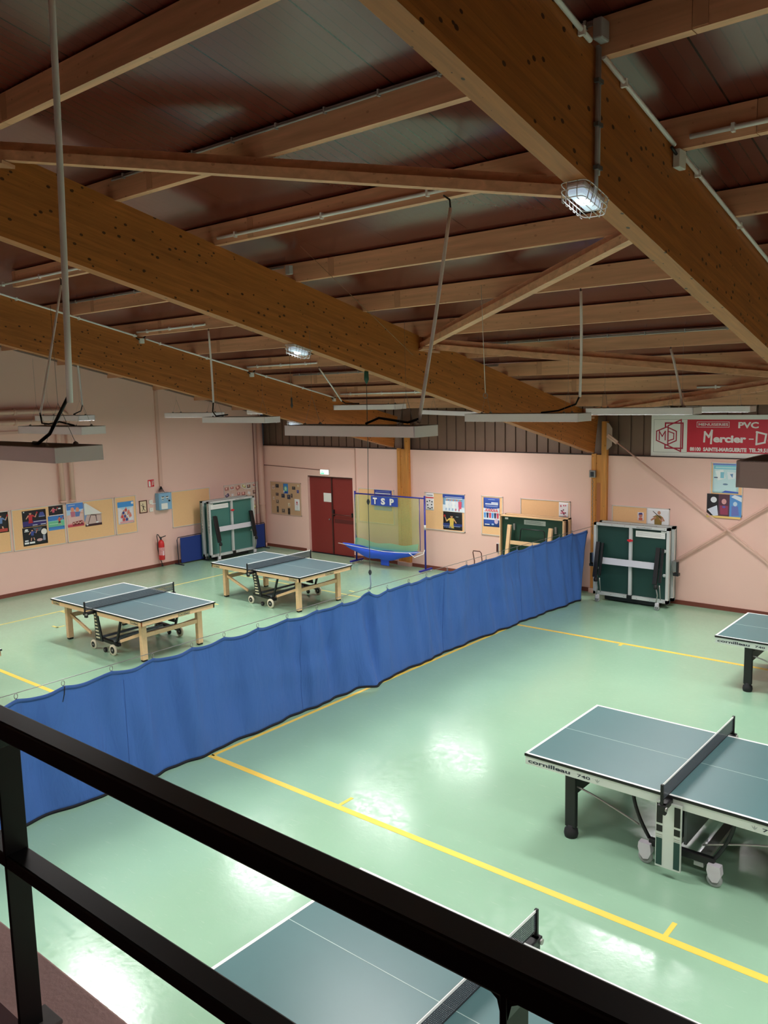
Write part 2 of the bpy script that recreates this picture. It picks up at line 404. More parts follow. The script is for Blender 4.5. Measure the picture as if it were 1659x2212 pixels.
# doors
def door(n, x0, x1, seam):
    mb = MB(); mb.box(x0, x1, .085, .13, .01, DZ-.01, REDD)
    o = mb.build(n, REDD); struct(o); return o
dm = (DX0+DX1)/2+.02
d1 = door('door_1', DX0+.02, dm-.004, 0); d2 = door('door_2', dm+.004, DX1-.01, 0)
fr = MB(); fr.box(DX0-.1, DX0+.02, -.0, .2, 0, DZ, WALLM); struct(fr.build('trim_6', WALLM))
fr = MB(); fr.box(DX0, DX1, .02, .2, DZ-.03, DZ, mat('brown_door_frame', (70, 34, 30), .5)); fr.box(dm-.02, dm+.02, .06, .085, .02, DZ-.02, mat('brown_door_frame', (70, 34, 30), .5))
struct(fr.build('trim_7'))
ph = MB(); ph.tube([(dm+.06, .06, 1.12), (dm+.06, 0, 1.12), (DX1-.08, 0, 1.12), (DX1-.08, .06, 1.12)], .016, mat('bronze_bar', (110, 56, 50), .35, .3)); ph.box(dm+.04, dm+.08, .03, .085, 1.06, 1.24, BLACK, .01); ph.box(DX1-.11, DX1-.06, .03, .085, 1.07, 1.18, BLACK, .01)
ph.build('panic_bar', None, d2)
MB().box(2.36, 2.66, .078, .085, 1.43, 1.67, WHITE).build('paper_notice', WHITE, d1)
kn = MB(); kn.cyl((dm-.1, .06, .96), .02, .05, 'y', STEEL); kn.build('door_knob', STEEL, d1)
kp = MB(); kp.box(dm+.06, DX1-.05, .075, .085, .88, .98, mat('rail_shadow_red', (96, 34, 32), .5)); kp.build('panic_bar_shadow', None, d2)  # shadow of the bar painted as a darker red strip

# exit sign above door
ex = thing('exit_sign', 'small lit green and white emergency exit box above the red double door', 'exit sign', (2.54, 0, 2.25))
MB().box(-.16, .16, -.05, 0, -.065, .07, WHITE, .005).build('housing', WHITE, ex)
pp = MB(); EXW = mat('exit_sign_face', (235, 250, 240), .4, emit=(.85, 1, .92, 1.6)); EXG = mat('exit_sign_green', (80, 190, 140), .4, emit=(.25, .8, .55, .9))
pp.box(-.15, .15, -.053, -.05, -.06, .062, EXW); pp.box(-.14, .0, -.055, -.053, -.055, -.01, EXG)
pp.prism([(-.11, .03), (-.09, .045), (-.06, .02), (-.03, .03), (-.05, 0), (-.08, 0)], -.056, -.053, EXG); pp.build('lit_face', None, ex)

# ------------------------------------------------------------------ roof timber
BT = .15; SLA = math.atan(SL)
BEAMS = [(5.06, 'left', 'the first big beam out from the left wall'), (10.386, 'middle', 'the big beam standing over the blue curtain'), (15.64, 'near', 'the big beam crossing the top right')]
BLAB = ['brown glued laminated roof beam nearest the left gable wall, white conduit on its face',
        'brown glued laminated roof beam in the middle, running above the blue curtain',
        'large brown glued laminated roof beam crossing the top right of the photo']
def sloped(name, m, x0, x1, ya, yb, za, zb, parent=None):
    """member following the roof slope; za,zb measured vertically from the purlin seat line; built in a local sloped frame"""
    L = (yb-ya)/math.cos(SLA)
    mb = MB().box(x0, x1, -L/2, L/2, za*math.cos(SLA), zb*math.cos(SLA))
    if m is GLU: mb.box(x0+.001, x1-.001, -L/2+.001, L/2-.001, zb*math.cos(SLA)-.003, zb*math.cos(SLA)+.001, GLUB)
    o = mb.build(name, m, parent); ym = (ya+yb)/2
    o.location = (0, ym, beam_top(ym)); o.rotation_euler = (-SLA, 0, 0); return o
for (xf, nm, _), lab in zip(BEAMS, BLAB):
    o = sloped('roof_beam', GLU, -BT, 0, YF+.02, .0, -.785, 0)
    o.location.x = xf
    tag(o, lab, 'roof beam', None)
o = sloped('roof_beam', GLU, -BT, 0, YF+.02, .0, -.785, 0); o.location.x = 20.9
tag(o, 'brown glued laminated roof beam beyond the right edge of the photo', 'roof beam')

ORD = ['first', 'second', 'third', 'fourth', 'fifth', 'sixth', 'seventh', 'eighth', 'ninth', 'tenth', 'eleventh', 'twelfth', 'thirteenth', 'fourteenth', 'fifteenth']
SEGS = [(0.02, 5.70, 'in the leftmost bay'), (5.70, 10.95, 'in the bay left of the middle beam'), (10.95, 16.2, 'in the bay right of the middle beam'), (16.2, 21.4, 'in the rightmost bay')]
PLATE = mat('splice_plate_brown', (206, 150, 118), .6)
def py(k): return -.95-1.26*k if k < 9 else -12.42-1.26*(k-9)
for k in range(11):
    y = py(k)
    for (a, b, wh) in SEGS:
        if a < 1 and k > 6: continue
        z = beam_top(y)
        mb = MB().box(a+.003-(a+b)/2, b-.003-(a+b)/2, -.04, .04, .0, .225)
        p = thing('roof_purlin', 'sawn roof purlin, %s from the back wall, %s' % (ORD[k], wh), 'purlin', ((a+b)/2, y-.04, z+.004), 0, 'roof purlins')
        mb.build('timber', PUR, p)
        if a > 1:
            pl = MB().box(a+.002-(a+b)/2, a+.09-(a+b)/2, -.044, -.04, .01, .215); pl.build('splice_plate', PLATE, p)
# diagonal wind braces, twin members
def brace(y0, y1, lab, x0=10.40, x1=15.49):
    p0 = Vector((x0, y0, beam_top(y0)-.10)); p1 = Vector((x1, y1, beam_top(y1)-.10))
    d = (p1-p0).normalized(); side = d.cross(Vector((0, 0, 1))).normalized()
    t = thing('wind_brace', lab, 'roof brace', tuple((p0+p1)/2), 0, 'diagonal roof braces'); L = (p1-p0).length/2
    for i, s in enumerate((-1, 1)):
        near = side if side.y < 0 else -side
        if i == 0: mb = MB().bar(-d*L-near*.03+Vector((0, 0, .02)), d*L-near*.03+Vector((0, 0, .02)), .06, .16)
        else: mb = MB().bar(-d*L+near*.035-Vector((0, 0, .025)), d*L+near*.035-Vector((0, 0, .025)), .06, .085)
        o = mb.build('timber', PUR, t)
    for e, p in ((-1, p0), (1, p1)):
        MB().bar(d*e*(L-.22), d*e*(L-.0), .2, .03).build('steel_shoe', PLATE, t).location = (0, 0, -.09)
    return t
brace(-12.4, -9.3, 'twin timber wind brace running from the middle beam top left towards the caged lamp')
brace(-5.98, -9.15, 'twin timber wind brace rising from middle to near beam, below right of the caged lamp')
brace(-5.95, -3.08, 'twin timber wind brace running right from the middle beam, above the hanging rod lamps')
brace(-.7, -3.3, 'farthest twin timber wind brace with a white tube on it, above the red banner')

# posts of the back wall
def post(x0, x1, lab, hook):
    t = thing('timber_post', lab, 'post', ((x0+x1)/2, 0, 0)); w = (x1-x0)/2
    zt = 3.62
    MB().box(-w, -w+.1, -.06, -.002, 0.1, 2.95).build('left_ply', GLUV, t)
    MB().box(-w+.1, w-.12, -.045, -.002, .1, 2.93).build('packing_piece', GLUV, t)
    MB().box(w-.12, w, -.08, -.002, .1, zt).build('right_ply', GLUV, t)
    MB().box(-w-.02, w+.01, -.10, -.002, 0, .1).build('concrete_foot', mat('pink_foot', (206, 170, 156), .7), t)
    if hook:
        MB().box(-w+.12, w-.15, -.0462, -.045, 1.4, 2.35).build('recess_strip', mat('recess_wood', (176, 104, 60), .6), t)
    return t
p5 = post(5.06, 5.44, 'orange timber post on the back wall, standing behind the catch net', False)
p10 = post(10.27, 10.62, 'orange timber post on the back wall beside the end of the blue curtain', True)
tn = thing('net_tensioner', 'galvanised ratchet with hanging chain on the post beside the curtain end', 'ratchet', (10.32, -.075, 2.53))
MB().box(-.07, .07, -.05, .012, -.07, .08, STEEL, .01).box(-.03, .03, -.07, -.05, -.05, .05, mat('dark_steel', (60, 64, 72), .4, .7)).build('ratchet_body', None, tn)
ch = MB()
for i in range(26):
    z = -.1-i*.045; ch.tube([(.0, -.02, z), (.012 if i % 2 else 0, -.02-(0 if i % 2 else .01), z-.02), (0, -.02, z-.045)], .007, STEEL, 6)
ch.build('chain', STEEL, tn)

# steel wind bracing on the back wall
sb = thing('steel_cross_brace', 'pink painted tubular cross brace on the back wall below the red banner', 'wall brace', (10.62, -.1, 3.3))
MB().prism([(.0, .30), (.05, .28), (.12, .18), (.12, -.17), (.02, -.26), (0, -.26)], -.006, .006, mat('gusset_grey_pink', (176, 150, 138), .5)).build('gusset_plate', None, sb)
MB().tube([(.06, -.02, 0.02), (6.4, -.02, -4.45*1.02)], .016, WALLD, 12).bar((.03, -.02, .04), (.24, -.02, -.11), .08, .03, WALLD, upv=(0, 1, 0)).build('falling_tube', None, sb)
MB().tube([(1.3, .02, -2.52), (1.55, .02, -2.35), (5.2, .02, .25)], .021, WALLD, 12).build('rising_tube', None, sb)

# pipes on the left wall
def lw(name, lab, cat, mb, m, grp=None):
    o = mb.build(name, m); tag(o, lab, cat, grp); return o
lw('downpipe', 'pink painted drain pipe in the left corner beside the folded table', 'pipe',
   MB().tube([(.14, -.16, .0), (.14, -.16, 3.75)], .085, None, 20).cyl((.14, -.16, 1.25), .092, .05, 'z').cyl((.14, -.16, .06), .092, .12, 'z'), WALLD)
lw('thin_conduit', 'slim pink conduit running down the corner beside the drain pipe', 'pipe', MB().tube([(.03, -.30, .1), (.03, -.30, 3.7)], .014, None, 8), mat('conduit_brownpink', (150, 104, 94), .5))
lw('wall_trunking', 'thin pink trunking falling from the roof to the blue control box', 'trunking', MB().box(0, .05, -3.52, -3.43, 2.08, 4.5), WALLD)
for a, yy, tx in ((0, -6.21, 'left'), (1, -5.96, 'right')):
    zb = 2.02; zt = 4.08 if a else 3.86; r = .055
    pts = [(.09, yy, zb), (.09, yy, zt-.2)]
    for i in range(1, 7):
        t_ = PI/2*i/6; pts.append((.09, yy-.2+.2*math.cos(t_), zt-.2+.2*math.sin(t_)))
    pts.append((.09, -15, zt))
    o = MB().tube(pts, r, WALLD, 14)
    o.box(0, .12, yy-.07, yy+.07, zb-.06, zb, WALLD, .02)
    for q in (-7.2, -9.4): o.cyl((.09, q, zt), .075, .05, 'y', WALLD); o.box(0, .09, q-.02, q+.02, zt-.015, zt+.015, WALLD)
    tag(o.build('heating_pipe', WALLD), 'fat pink heating pipe, %s of the pair falling towards the left pin boards' % tx, 'pipe', 'pair of heating pipes')
lw('cable_duct', 'thin pink duct running level on the left wall below the heating pipes', 'trunking', MB().box(0, .03, -15, -6.35, 3.60, 3.66), WALLD)

# ------------------------------------------------------------------ hanging lamps
LW, LL, LH = .32, 1.52, .098
def make_lamp():
    t = thing('hanging_lamp', '', 'lamp', (0, 0, 0), 0, 'white suspended sports hall lamps')
    h = MB(); c = .012
    for (x0, x1, y0, y1) in ((-LL/2, LL/2, -LW/2, -LW/2+c), (-LL/2, LL/2, LW/2-c, LW/2), (-LL/2, -LL/2+c, -LW/2, LW/2), (LL/2-c, LL/2, -LW/2, LW/2)):
        h.box(x0, x1, y0, y1, .004, LH, LAMPB)
    h.box(-LL/2, LL/2, -LW/2, LW/2, LH-.004, LH, mat('lamp_top_dark', (70, 52, 48), .6))
    h.build('housing', LAMPB, t)
    MB().box(-LL/2+c, LL/2-c, -LW/2+c, LW/2-c, .0035, .012, DIFFU).build('diffuser', DIFFU, t)
    for sx in (-.55, .55):
        for sy in (-.1, .1):
            MB().lathe([(0.001, .022), (.014, .014), (.02, 0)], (sx, sy, LH), STEEL, 10).build('suspension_knob', mat('white_knob', (252, 252, 252), .3), t)
    for sx in (-.55, .55):
        wv = MB().tube([(sx, -.1, LH+.01), (sx, 0, LH+.26), (sx, 0, .95)], .0011, None, 5).tube([(sx, .1, LH+.01), (sx, 0, LH+.262)], .0018, None, 5)
        wv.build('suspension_wire', STEEL, t)
    ld = bpy.data.lights.new('lens_beam', 'AREA'); ld.shape = 'RECTANGLE'; ld.size = LL-.1; ld.size_y = LW-.08; ld.energy = LAMP_BEAM
    ld.color = LAMP_COLOR; ld.spread = math.radians(125)
    lo = bpy.data.objects.new('lens_beam', ld); COL.objects.link(lo); lo.parent = t; lo.location = (0, 0, -.006)
    return t
LAMPS = [ # x centre, y centre, z bottom, label, tube(bottom, top)
 (12.62, -13.43, 3.89, 'nearest hanging lamp at the left edge of the photo, dark top visible'),
 (13.15, -10.62, 3.90, 'large hanging lamp in the centre, in front of the corrugated wall'),
 (13.00, -7.45, 3.905, 'hanging lamp right of centre, over the end of the middle roof beam'),
 (13.40, -5.00, 3.905, 'hanging lamp just above the left end of the red banner'),
 (13.35, -2.40, 3.86, 'hanging lamp behind another one above the letters of the banner'),
 (17.90, -12.98, 3.90, 'hanging lamp cut off by the right edge of the photo below the banner'),
 (8.27, -10.70, 3.87, 'second of the three lamps hanging one behind another at the left'),
 (7.70, -7.30, 3.87, 'hanging lamp left of centre with its cable dangling in front of the corner pipe'),
 (7.80, -4.25, 3.995, 'small hanging lamp with glowing underside behind the pull rope'),
 (7.85, -1.55, 3.80, 'far hanging lamp glowing underneath, just left of the middle beam end'),
 (3.85, -8.15, 3.93, 'farthest and smallest of the three lamps in the left group'),
 (4.30, -5.60, 3.90, 'hanging lamp partly behind another at the left gable wall'),
 (3.40, -2.60, 3.88, 'far hanging lamp under the left beam near the corner pipe'),
 (17.90, -10.3, 3.90, 'hanging lamp beyond the right edge of the photo, over the third table row'),
 (17.90, -7.4, 3.90, 'hanging lamp beyond the right edge of the photo, over the nearer side row'),
 (17.90, -4.6, 3.90, 'hanging lamp beyond the right edge of the photo, over the far side row'),
 (3.60, -11.0, 3.90, 'hanging lamp beyond the left edge of the photo'),
 (8.3, -13.6, 3.90, 'hanging lamp beyond the left edge of the photo, near the gallery'),
]
lamp0 = make_lamp()
for i, (x, y, z, lab) in enumerate(LAMPS):
    if i == 0: l = lamp0; l.location = (x, y, z); l['label'] = lab
    else: l = dup(lamp0, (x, y, z), 0, lab)
    if i == 8: l.rotation_euler = (.02, 0, 0)
    if i == 9: l.rotation_euler = (.0, .035, 0)
# cable tubes that feed the lamps
def droptube(b, tp, lab, cable, r=.016):
    t = thing('cable_tube', lab, 'cable tube', tuple(b), 0, 'white cable drop tubes'); b = Vector(b); tp = Vector(tp); d = tp-b
    pts = [d*(i/6)+Vector((0, 0, 0))+Vector((.012*math.sin(PI*i/6), 0, 0)) for i in range(7)]
    MB().tube(pts, r, PVC, 10).build('tube', PVC, t)
    MB().tube([Vector(c)-b for c in cable], .011, BLACK, 8).build('cable', BLACK, t)
    MB().tube([d, d+Vector((-.02, .02, .08)), d+Vector((-.1, .04, .13))], .008, BLACK, 6).build('upper_cable', BLACK, t)
droptube((13.26, -13.4, 4.25), (13.40, -13.4, 6.85), 'long white cable tube hanging from the roof to the nearest lamp at the left', [(13.26, -13.4, 4.30), (13.2, -13.43, 4.2), (13.08, -13.45, 4.06), (12.95, -13.46, 4.0), (12.85, -13.44, 4.0)], .02)
droptube((13.80, -10.58, 4.02), (13.67, -9.90, 5.86), 'slanting white cable tube above the large centre lamp', [(13.80, -10.58, 4.05), (13.7, -10.6, 4.02), (13.4, -10.62, 4.06), (13.25, -10.62, 4.01)])
droptube((13.62, -7.3, 4.18), (13.62, -7.3, 5.36), 'upright white cable tube above the lamp right of centre', [(13.62, -7.3, 4.2), (13.58, -7.32, 4.1), (13.4, -7.4, 4.03), (13.2, -7.44, 4.01)])
droptube((13.96, -5.0, 4.0), (13.70, -4.78, 4.78), 'slanting white cable tube above the banner lamp', [(13.96, -5, 4.02), (13.9, -5, 4.0), (13.8, -5, 4.01)])
droptube((7.80, -10.7, 4.11), (7.05, -9.85, 5.86), 'slanting white cable tube at the left beside the long one', [(7.8, -10.7, 4.13), (7.83, -10.7, 4.0), (8.0, -10.7, 3.99), (8.3, -10.72, 4.02), (8.6, -10.7, 3.975)])
droptube((6.99, -7.25, 4.2), (7.02, -7.3, 5.36), 'upright white cable tube left of centre below the conduit end', [(6.99, -7.25, 4.22), (6.96, -7.25, 4.05), (7.1, -7.3, 3.98), (7.4, -7.3, 4.0)])
droptube((7.25, -4.4, 4.16), (7.05, -4.78, 4.78), 'short slanting cable tube above the small glowing lamp', [(7.25, -4.4, 4.17), (7.3, -4.35, 4.12), (7.6, -4.3, 4.11)], .013)
droptube((4.15, -7.95, 4.2), (4.15, -8.0, 5.2), 'short white cable tube behind the long one at the left', [(4.15, -7.95, 4.2), (4.12, -7.97, 4.1), (4.0, -8.05, 4.04)])
# conduits along purlins and beams
def conduit(x0, x1, k, lab, zoff=.07):
    y = py(k)-.08-.02; z = beam_top(py(k))+zoff
    mb = MB().tube([(x0, y, z), (x1, y, z)], .018, PVC, 10)
    for i in range(3):
        xx = x0+.3+(x1-x0-.6)*i/2; mb.box(xx-.012, xx+.012, y-.018, y+.02, z-.03, z+.03, PVC)
    return tag(mb.build('purlin_conduit', PVC), lab, 'conduit', 'white conduits on the purlins')
conduit(10.47, 13.7, 7, 'white conduit on a purlin leading to the tube of the large centre lamp')
conduit(5.15, 7.9, 7, 'white conduit on a purlin between the left and middle beams, topmost there')
conduit(5.1, 7.0, 5, 'white conduit ending above the upright tube left of centre')
conduit(5.1, 7.05, 3, 'white conduit on a purlin above the small glowing lamp')
conduit(5.3, 7.7, 1, 'lowest white conduit between the left beam and the middle beam')
conduit(15.75, 19, 7, 'white conduit on the purlin at the upper right edge of the photo')
conduit(13.2, 14.9, 1, 'white conduit low at the right above the banner lamps', .03)
def cablerun(x0, x1, k, lab):
    y = py(k)-.09; z = beam_top(py(k))+.215
    mb = MB()
    for j in (0, 1): mb.tube([(x0, y-.012*j, z-.022*j), (x1, y-.012*j, z-.022*j)], .009, GREYB, 6)
    x = x0+.2
    while x < x1: mb.box(x-.008, x+.008, y-.022, y+.01, z-.036, z+.012, GREYB); x += .55
    return tag(mb.build('cable_run', GREYB), lab, 'cables', 'grey cable runs on the purlins')
cablerun(10.4, 15.6, 8, 'grey clipped cable run along a purlin at the upper centre')
cablerun(5.1, 10.2, 6, 'grey clipped cable run on a purlin between left and middle beams')
cablerun(10.4, 15.5, 3, 'dark cable run on a low purlin right of the middle beam')
cablerun(5.1, 10.2, 2, 'dark cable run on a low purlin above the small glowing lamp')
def beamconduit(x, ya, yb, lab, gaps):
    mb = MB(); segs = []; cur = ya
    for g in gaps: segs.append((cur, g-.09)); cur = g+.09
    segs.append((cur, yb))
    for a, b in segs:
        mb.tube([(x+.02, a, beam_top(a)-.02), (x+.02, b, beam_top(b)-.02)], .016, PVC, 8)
        y = a+.3
        while y < b: mb.box(x, x+.04, y-.012, y+.012, beam_top(y)-.05, beam_top(y)+.0, PVC); y += 1.05
    return tag(mb.build('beam_conduit', PVC), lab, 'conduit')
def jbox(x, y, lab, s=.09):
    t = thing('junction_box', lab, 'junction box', (x, y, beam_top(y)-.06), 0, 'white junction boxes on the beams')
    MB().box(0, .05, -s/2, s/2, -s*.7, s*.3, None, .006).build('box', mat('box_white', (226, 224, 220), .5), t)
    MB().tube([(.025, s*.4, .02), (.025, s*.9, .06), (.0, s*.8, .13)], .014, BLACK, 6).tube([(.025, -s*.5, .0), (.025, -s*1.2, .03)], .012, BLACK, 6).build('black_cable', BLACK, t)
beamconduit(15.645, -18, -5, 'white conduit clipped to the top edge of the near right beam', [-11.2, -9.85])
jbox(15.645, -9.85, 'white junction box on the near right beam beside the conduit bend', .13)
beamconduit(5.065, -14, -2.3, 'white conduit clipped to the top edge of the left beam', [-7.26, -4.71])
jbox(5.065, -7.26, 'left one of the two white boxes on the left beam'); jbox(5.065, -4.71, 'right one of the two white boxes on the left beam')
jbox(5.065, -2.3, 'box at the far lower end of the left beam conduit', .07)
# grey vertical conduit and boxes on near beam
vb = thing('grey_cable_drop', 'grey cables falling down the near right beam from a box to the caged lamp', 'cables', (15.66, -11.18, 5.4))
MB().tube([(0, 0, .9), (0, 0, .15), (-.01, .02, .08), (-.06, .05, .03)], .013, GREYB, 8).tube([(.0, .03, .9), (.0, .03, .16)], .010, GREYB, 8).build('cables', mat('dark_grey_cable', (104, 98, 100), .5), vb)
MB().box(-.01, .05, -.055, .055, .92, 1.04, None, .01).build('grey_box', GREYB, vb)
for z in (.2, .45, .7): MB().box(-.01, .02, -.025, .045, z-.012, z+.012).build('saddle_clip', mat('clip_grey', (90, 90, 92), .5), vb)
o = MB().box(-.04, .04, -.03, .03, -.05, .06, None, .008).build('grey_socket', GREYB); o.location = (10.44, -8.75, beam_top(-8.6)+.1); tag(o, 'small grey cable box on the top edge of the middle beam', 'junction box')

# caged safety lamps under the beams
def caged(x, y, lab, first=None):
    z = beam_top(y)-.785
    if first: 
        o = dup(first, (x, y, z), 0, lab); o.rotation_euler = (-SLA, 0, 0); return o
    t = thing('caged_lamp', lab, 'safety lamp', (x, y, z), 0, 'caged safety lamps'); t.rotation_euler = (-SLA, 0, 0); t.scale = (.84, .84, .84)
    MB().box(-.075, .075, -.17, .17, -.045, 0.0, None, .015).build('base', mat('pale_pink_plastic', (222, 208, 206), .5), t)
    MB().box(-.065, .065, -.16, .16, -.10, -.045, None, .02).build('lens', EMER2, t)
    MB().lathe([(.001, -.112), (.035, -.11), (.052, -.1)], (0, -.02, 0), EMER, 16).build('bulb', EMER, t)
    cg = MB(); R = .0035
    for (zz, ex, ey) in ((-.02, .115, .21), (-.075, .11, .205), (-.13, .095, .19)):
        pts = []
        for i in range(32):
            a = 2*PI*i/32; cx = abs(math.cos(a))**.35*math.copysign(1, math.cos(a)); cy = abs(math.sin(a))**.35*math.copysign(1, math.sin(a))
            pts.append((ex*cx, ey*cy, zz))
        cg.tube(pts+[pts[0]], R, None, 6, False)
    for yy in (-.15, -.09, -.03, .03, .09, .15):
        cg.tube([(-.115, yy, -.02), (-.11, yy, -.075), (-.1, yy, -.14), (-.085, yy, -.15)], R, None, 6)
        cg.tube([(.115, yy, -.02), (.11, yy, -.075), (.1, yy, -.14), (.085, yy, -.15)], R, None, 6)
    for xx in (-.04, .04):
        cg.tube([(xx, -.21, -.02), (xx, -.205, -.09), (xx, -.19, -.14), (xx, .19, -.14), (xx, .205, -.09), (xx, .21, -.02)], R, None, 6)
    cg.build('wire_cage', mat('white_wire', (232, 224, 222), .4), t)
    return t
c1 = caged(15.565, -11.13, 'bright caged safety lamp under the near right beam')
caged(10.31, -8.5, 'caged safety lamp under the middle beam', c1)
caged(4.985, -3.45, 'caged safety lamp under the far end of the left beam, behind the centre lamp', c1)

# fine hanging wires and the curtain pull rope
def wire(a, b, lab, r=.003, m=None, extra=None):
    mb = MB().tube([a, b], r, m or STEEL, 5)
    if extra: extra(mb)
    return tag(mb.build('hanging_wire', m or STEEL), lab, 'wire')
TWINE = mat('beige_twine', (150, 120, 90), .8)
wire((9.49, -8.0, 5.13), (8.9, -8.0, 5.62), 'thin slanting twine at the left of the middle beam', .003, TWINE)
wire((10.90, -9.0, 6.0), (11.45, -7.6, 4.75), 'thin twine hanging from a small hook below the cable run', .003, TWINE)
wire((9.60, -8.0, 5.4), (9.62, -8.0, 4.2), 'thin dark line hanging in front of the left beam', .003, TWINE, lambda mb: mb.lathe([(.001, .06), (.014, .04), (.012, -.02), (.02, -.06), (.001, -.1)], (9.62, -8, 4.2), mat('wooden_toggle', (70, 66, 62), .6), 8))
wire((12.55, -7.7, 5.5), (12.6, -7.7, 4.25), 'thin white cord with a small ring right of the slanting tube', .0035, WHITE, lambda mb: mb.tube([(12.6+.03*math.cos(a*PI/6), -7.7, 4.22+.03*math.sin(a*PI/6)) for a in range(13)], .004, STEEL, 6))
rp = thing('pull_rope', 'long cord hanging from the middle beam and lifting the curtain edge', 'rope', (10.30, -7.22, 1.45), 0)
MB().tube([(0, .03, 3.05), (0, .02, 2.0), (0, 0, 1.3), (0, 0, .3)], .0045, None, 6).build('cord', mat('dark_cord', (74, 84, 84), .8), rp)
for z, r in ((1.3, .024), (.27, .026)): MB().lathe([(.001, .045), (r*.7, .03), (r, 0), (r*.6, -.03), (.001, -.05)], (0, 0, z), None, 10).build('knot', mat('knot_cord', (60, 66, 74), .9), rp)
MB().lathe([(.001, .1), (.03, .06), (.035, -.05), (.015, -.1), (.001, -.12)], (0, .03, 3.08), None, 10).build('pulley_block', mat('green_pulley', (30, 80, 66), .5), rp)
MB().tube([(0, 0, .27), (.01, 0, .1), (-.005, 0, .02)], .01, None, 6).build('blue_cord', mat('pale_blue_cord', (150, 168, 190), .8), rp)

# ------------------------------------------------------------------ ping-pong tables
TL, TW, TZ = 1.37, .7625, .76
def table_common(t, top, zt=TZ, L=TL, Wd=TW):
    for s in (-1, 1):
        a, b = (-L, -.002) if s < 0 else (.002, L)
        mb = MB().box(a, b, -Wd, Wd, zt-.022, zt, top)
        mb.box(a, b, -Wd-.002, Wd+.002, zt-.026, zt-.003, BLACK)
        mb.box(-L-.002 if s < 0 else L-.03, -L+.03 if s < 0 else L+.002, -Wd-.002, Wd+.002, zt-.026, zt-.003, BLACK)
        e = .0012; w = .026
        for (x0, x1, y0, y1) in ((a, b, -Wd, -Wd+w), (a, b, Wd-w, Wd)): mb.box(x0, x1, y0, y1, zt-.004, zt+e, LINEW)
        xe = (-L, -L+w) if s < 0 else (L-w, L); mb.box(xe[0], xe[1], -Wd, Wd, zt-.004, zt+e, LINEW)
        mb.box(a, b, -.0025, .0025, zt-.004, zt+e*.8, LINEC)
        mb.build('tabletop', None, t)
def net_set(t, zt=TZ, Wd=TW, clamp=True, xo=0.0):
    n = MB(); n.box(xo-.001, xo+.001, -Wd-.14, Wd+.14, zt+.006, zt+.14, NETM)
    no = n.build('net', NETM, t)
    MB().box(xo-.003, xo+.003, -Wd-.15, Wd+.15, zt+.137, zt+.1535, LINEW).build('net_tape', LINEW, no)
    MB().box(xo-.002, xo+.002, -Wd-.13, Wd+.13, zt+.002, zt+.010, BLACK).build('net_cord', BLACK, no)
    for s in (-1, 1):
        y = s*(Wd+.15); mb = MB().box(xo-.012, xo+.012, y-.012, y+.012, zt-.06, zt+.155, BLACK, .003)
        mb.box(xo-.035, xo+.035, y-s*.16, y+s*.02, zt-.075, zt-.03, BLACK, .004)
        mb.box(xo-.03, xo+.03, y-s*.02-.02, y-s*.02+.02, zt-.12, zt-.03, BLACK, .004)
        mb.cyl((xo+.03, y, zt-.06), .02, .03, 'x', TIN, 10)
        mb.build('net_post', BLACK, t)
def caster(t, x, y, r, tyre, hub, name='caster', fork=BLACK):
    w = MB().lathe([(r*.35, -.014), (r*.93, -.016), (r, -.01), (r, .01), (r*.93, .016), (r*.35, .014)], (x, y, r), tyre, 20, 'y')
    o = w.build(name, tyre, t)
    MB().cyl((x, y, r), r*.62, .036, 'y', hub, 14).cyl((x, y, r), r*.2, .044, 'y', TIN, 8).build('hub', hub, o)
    return o
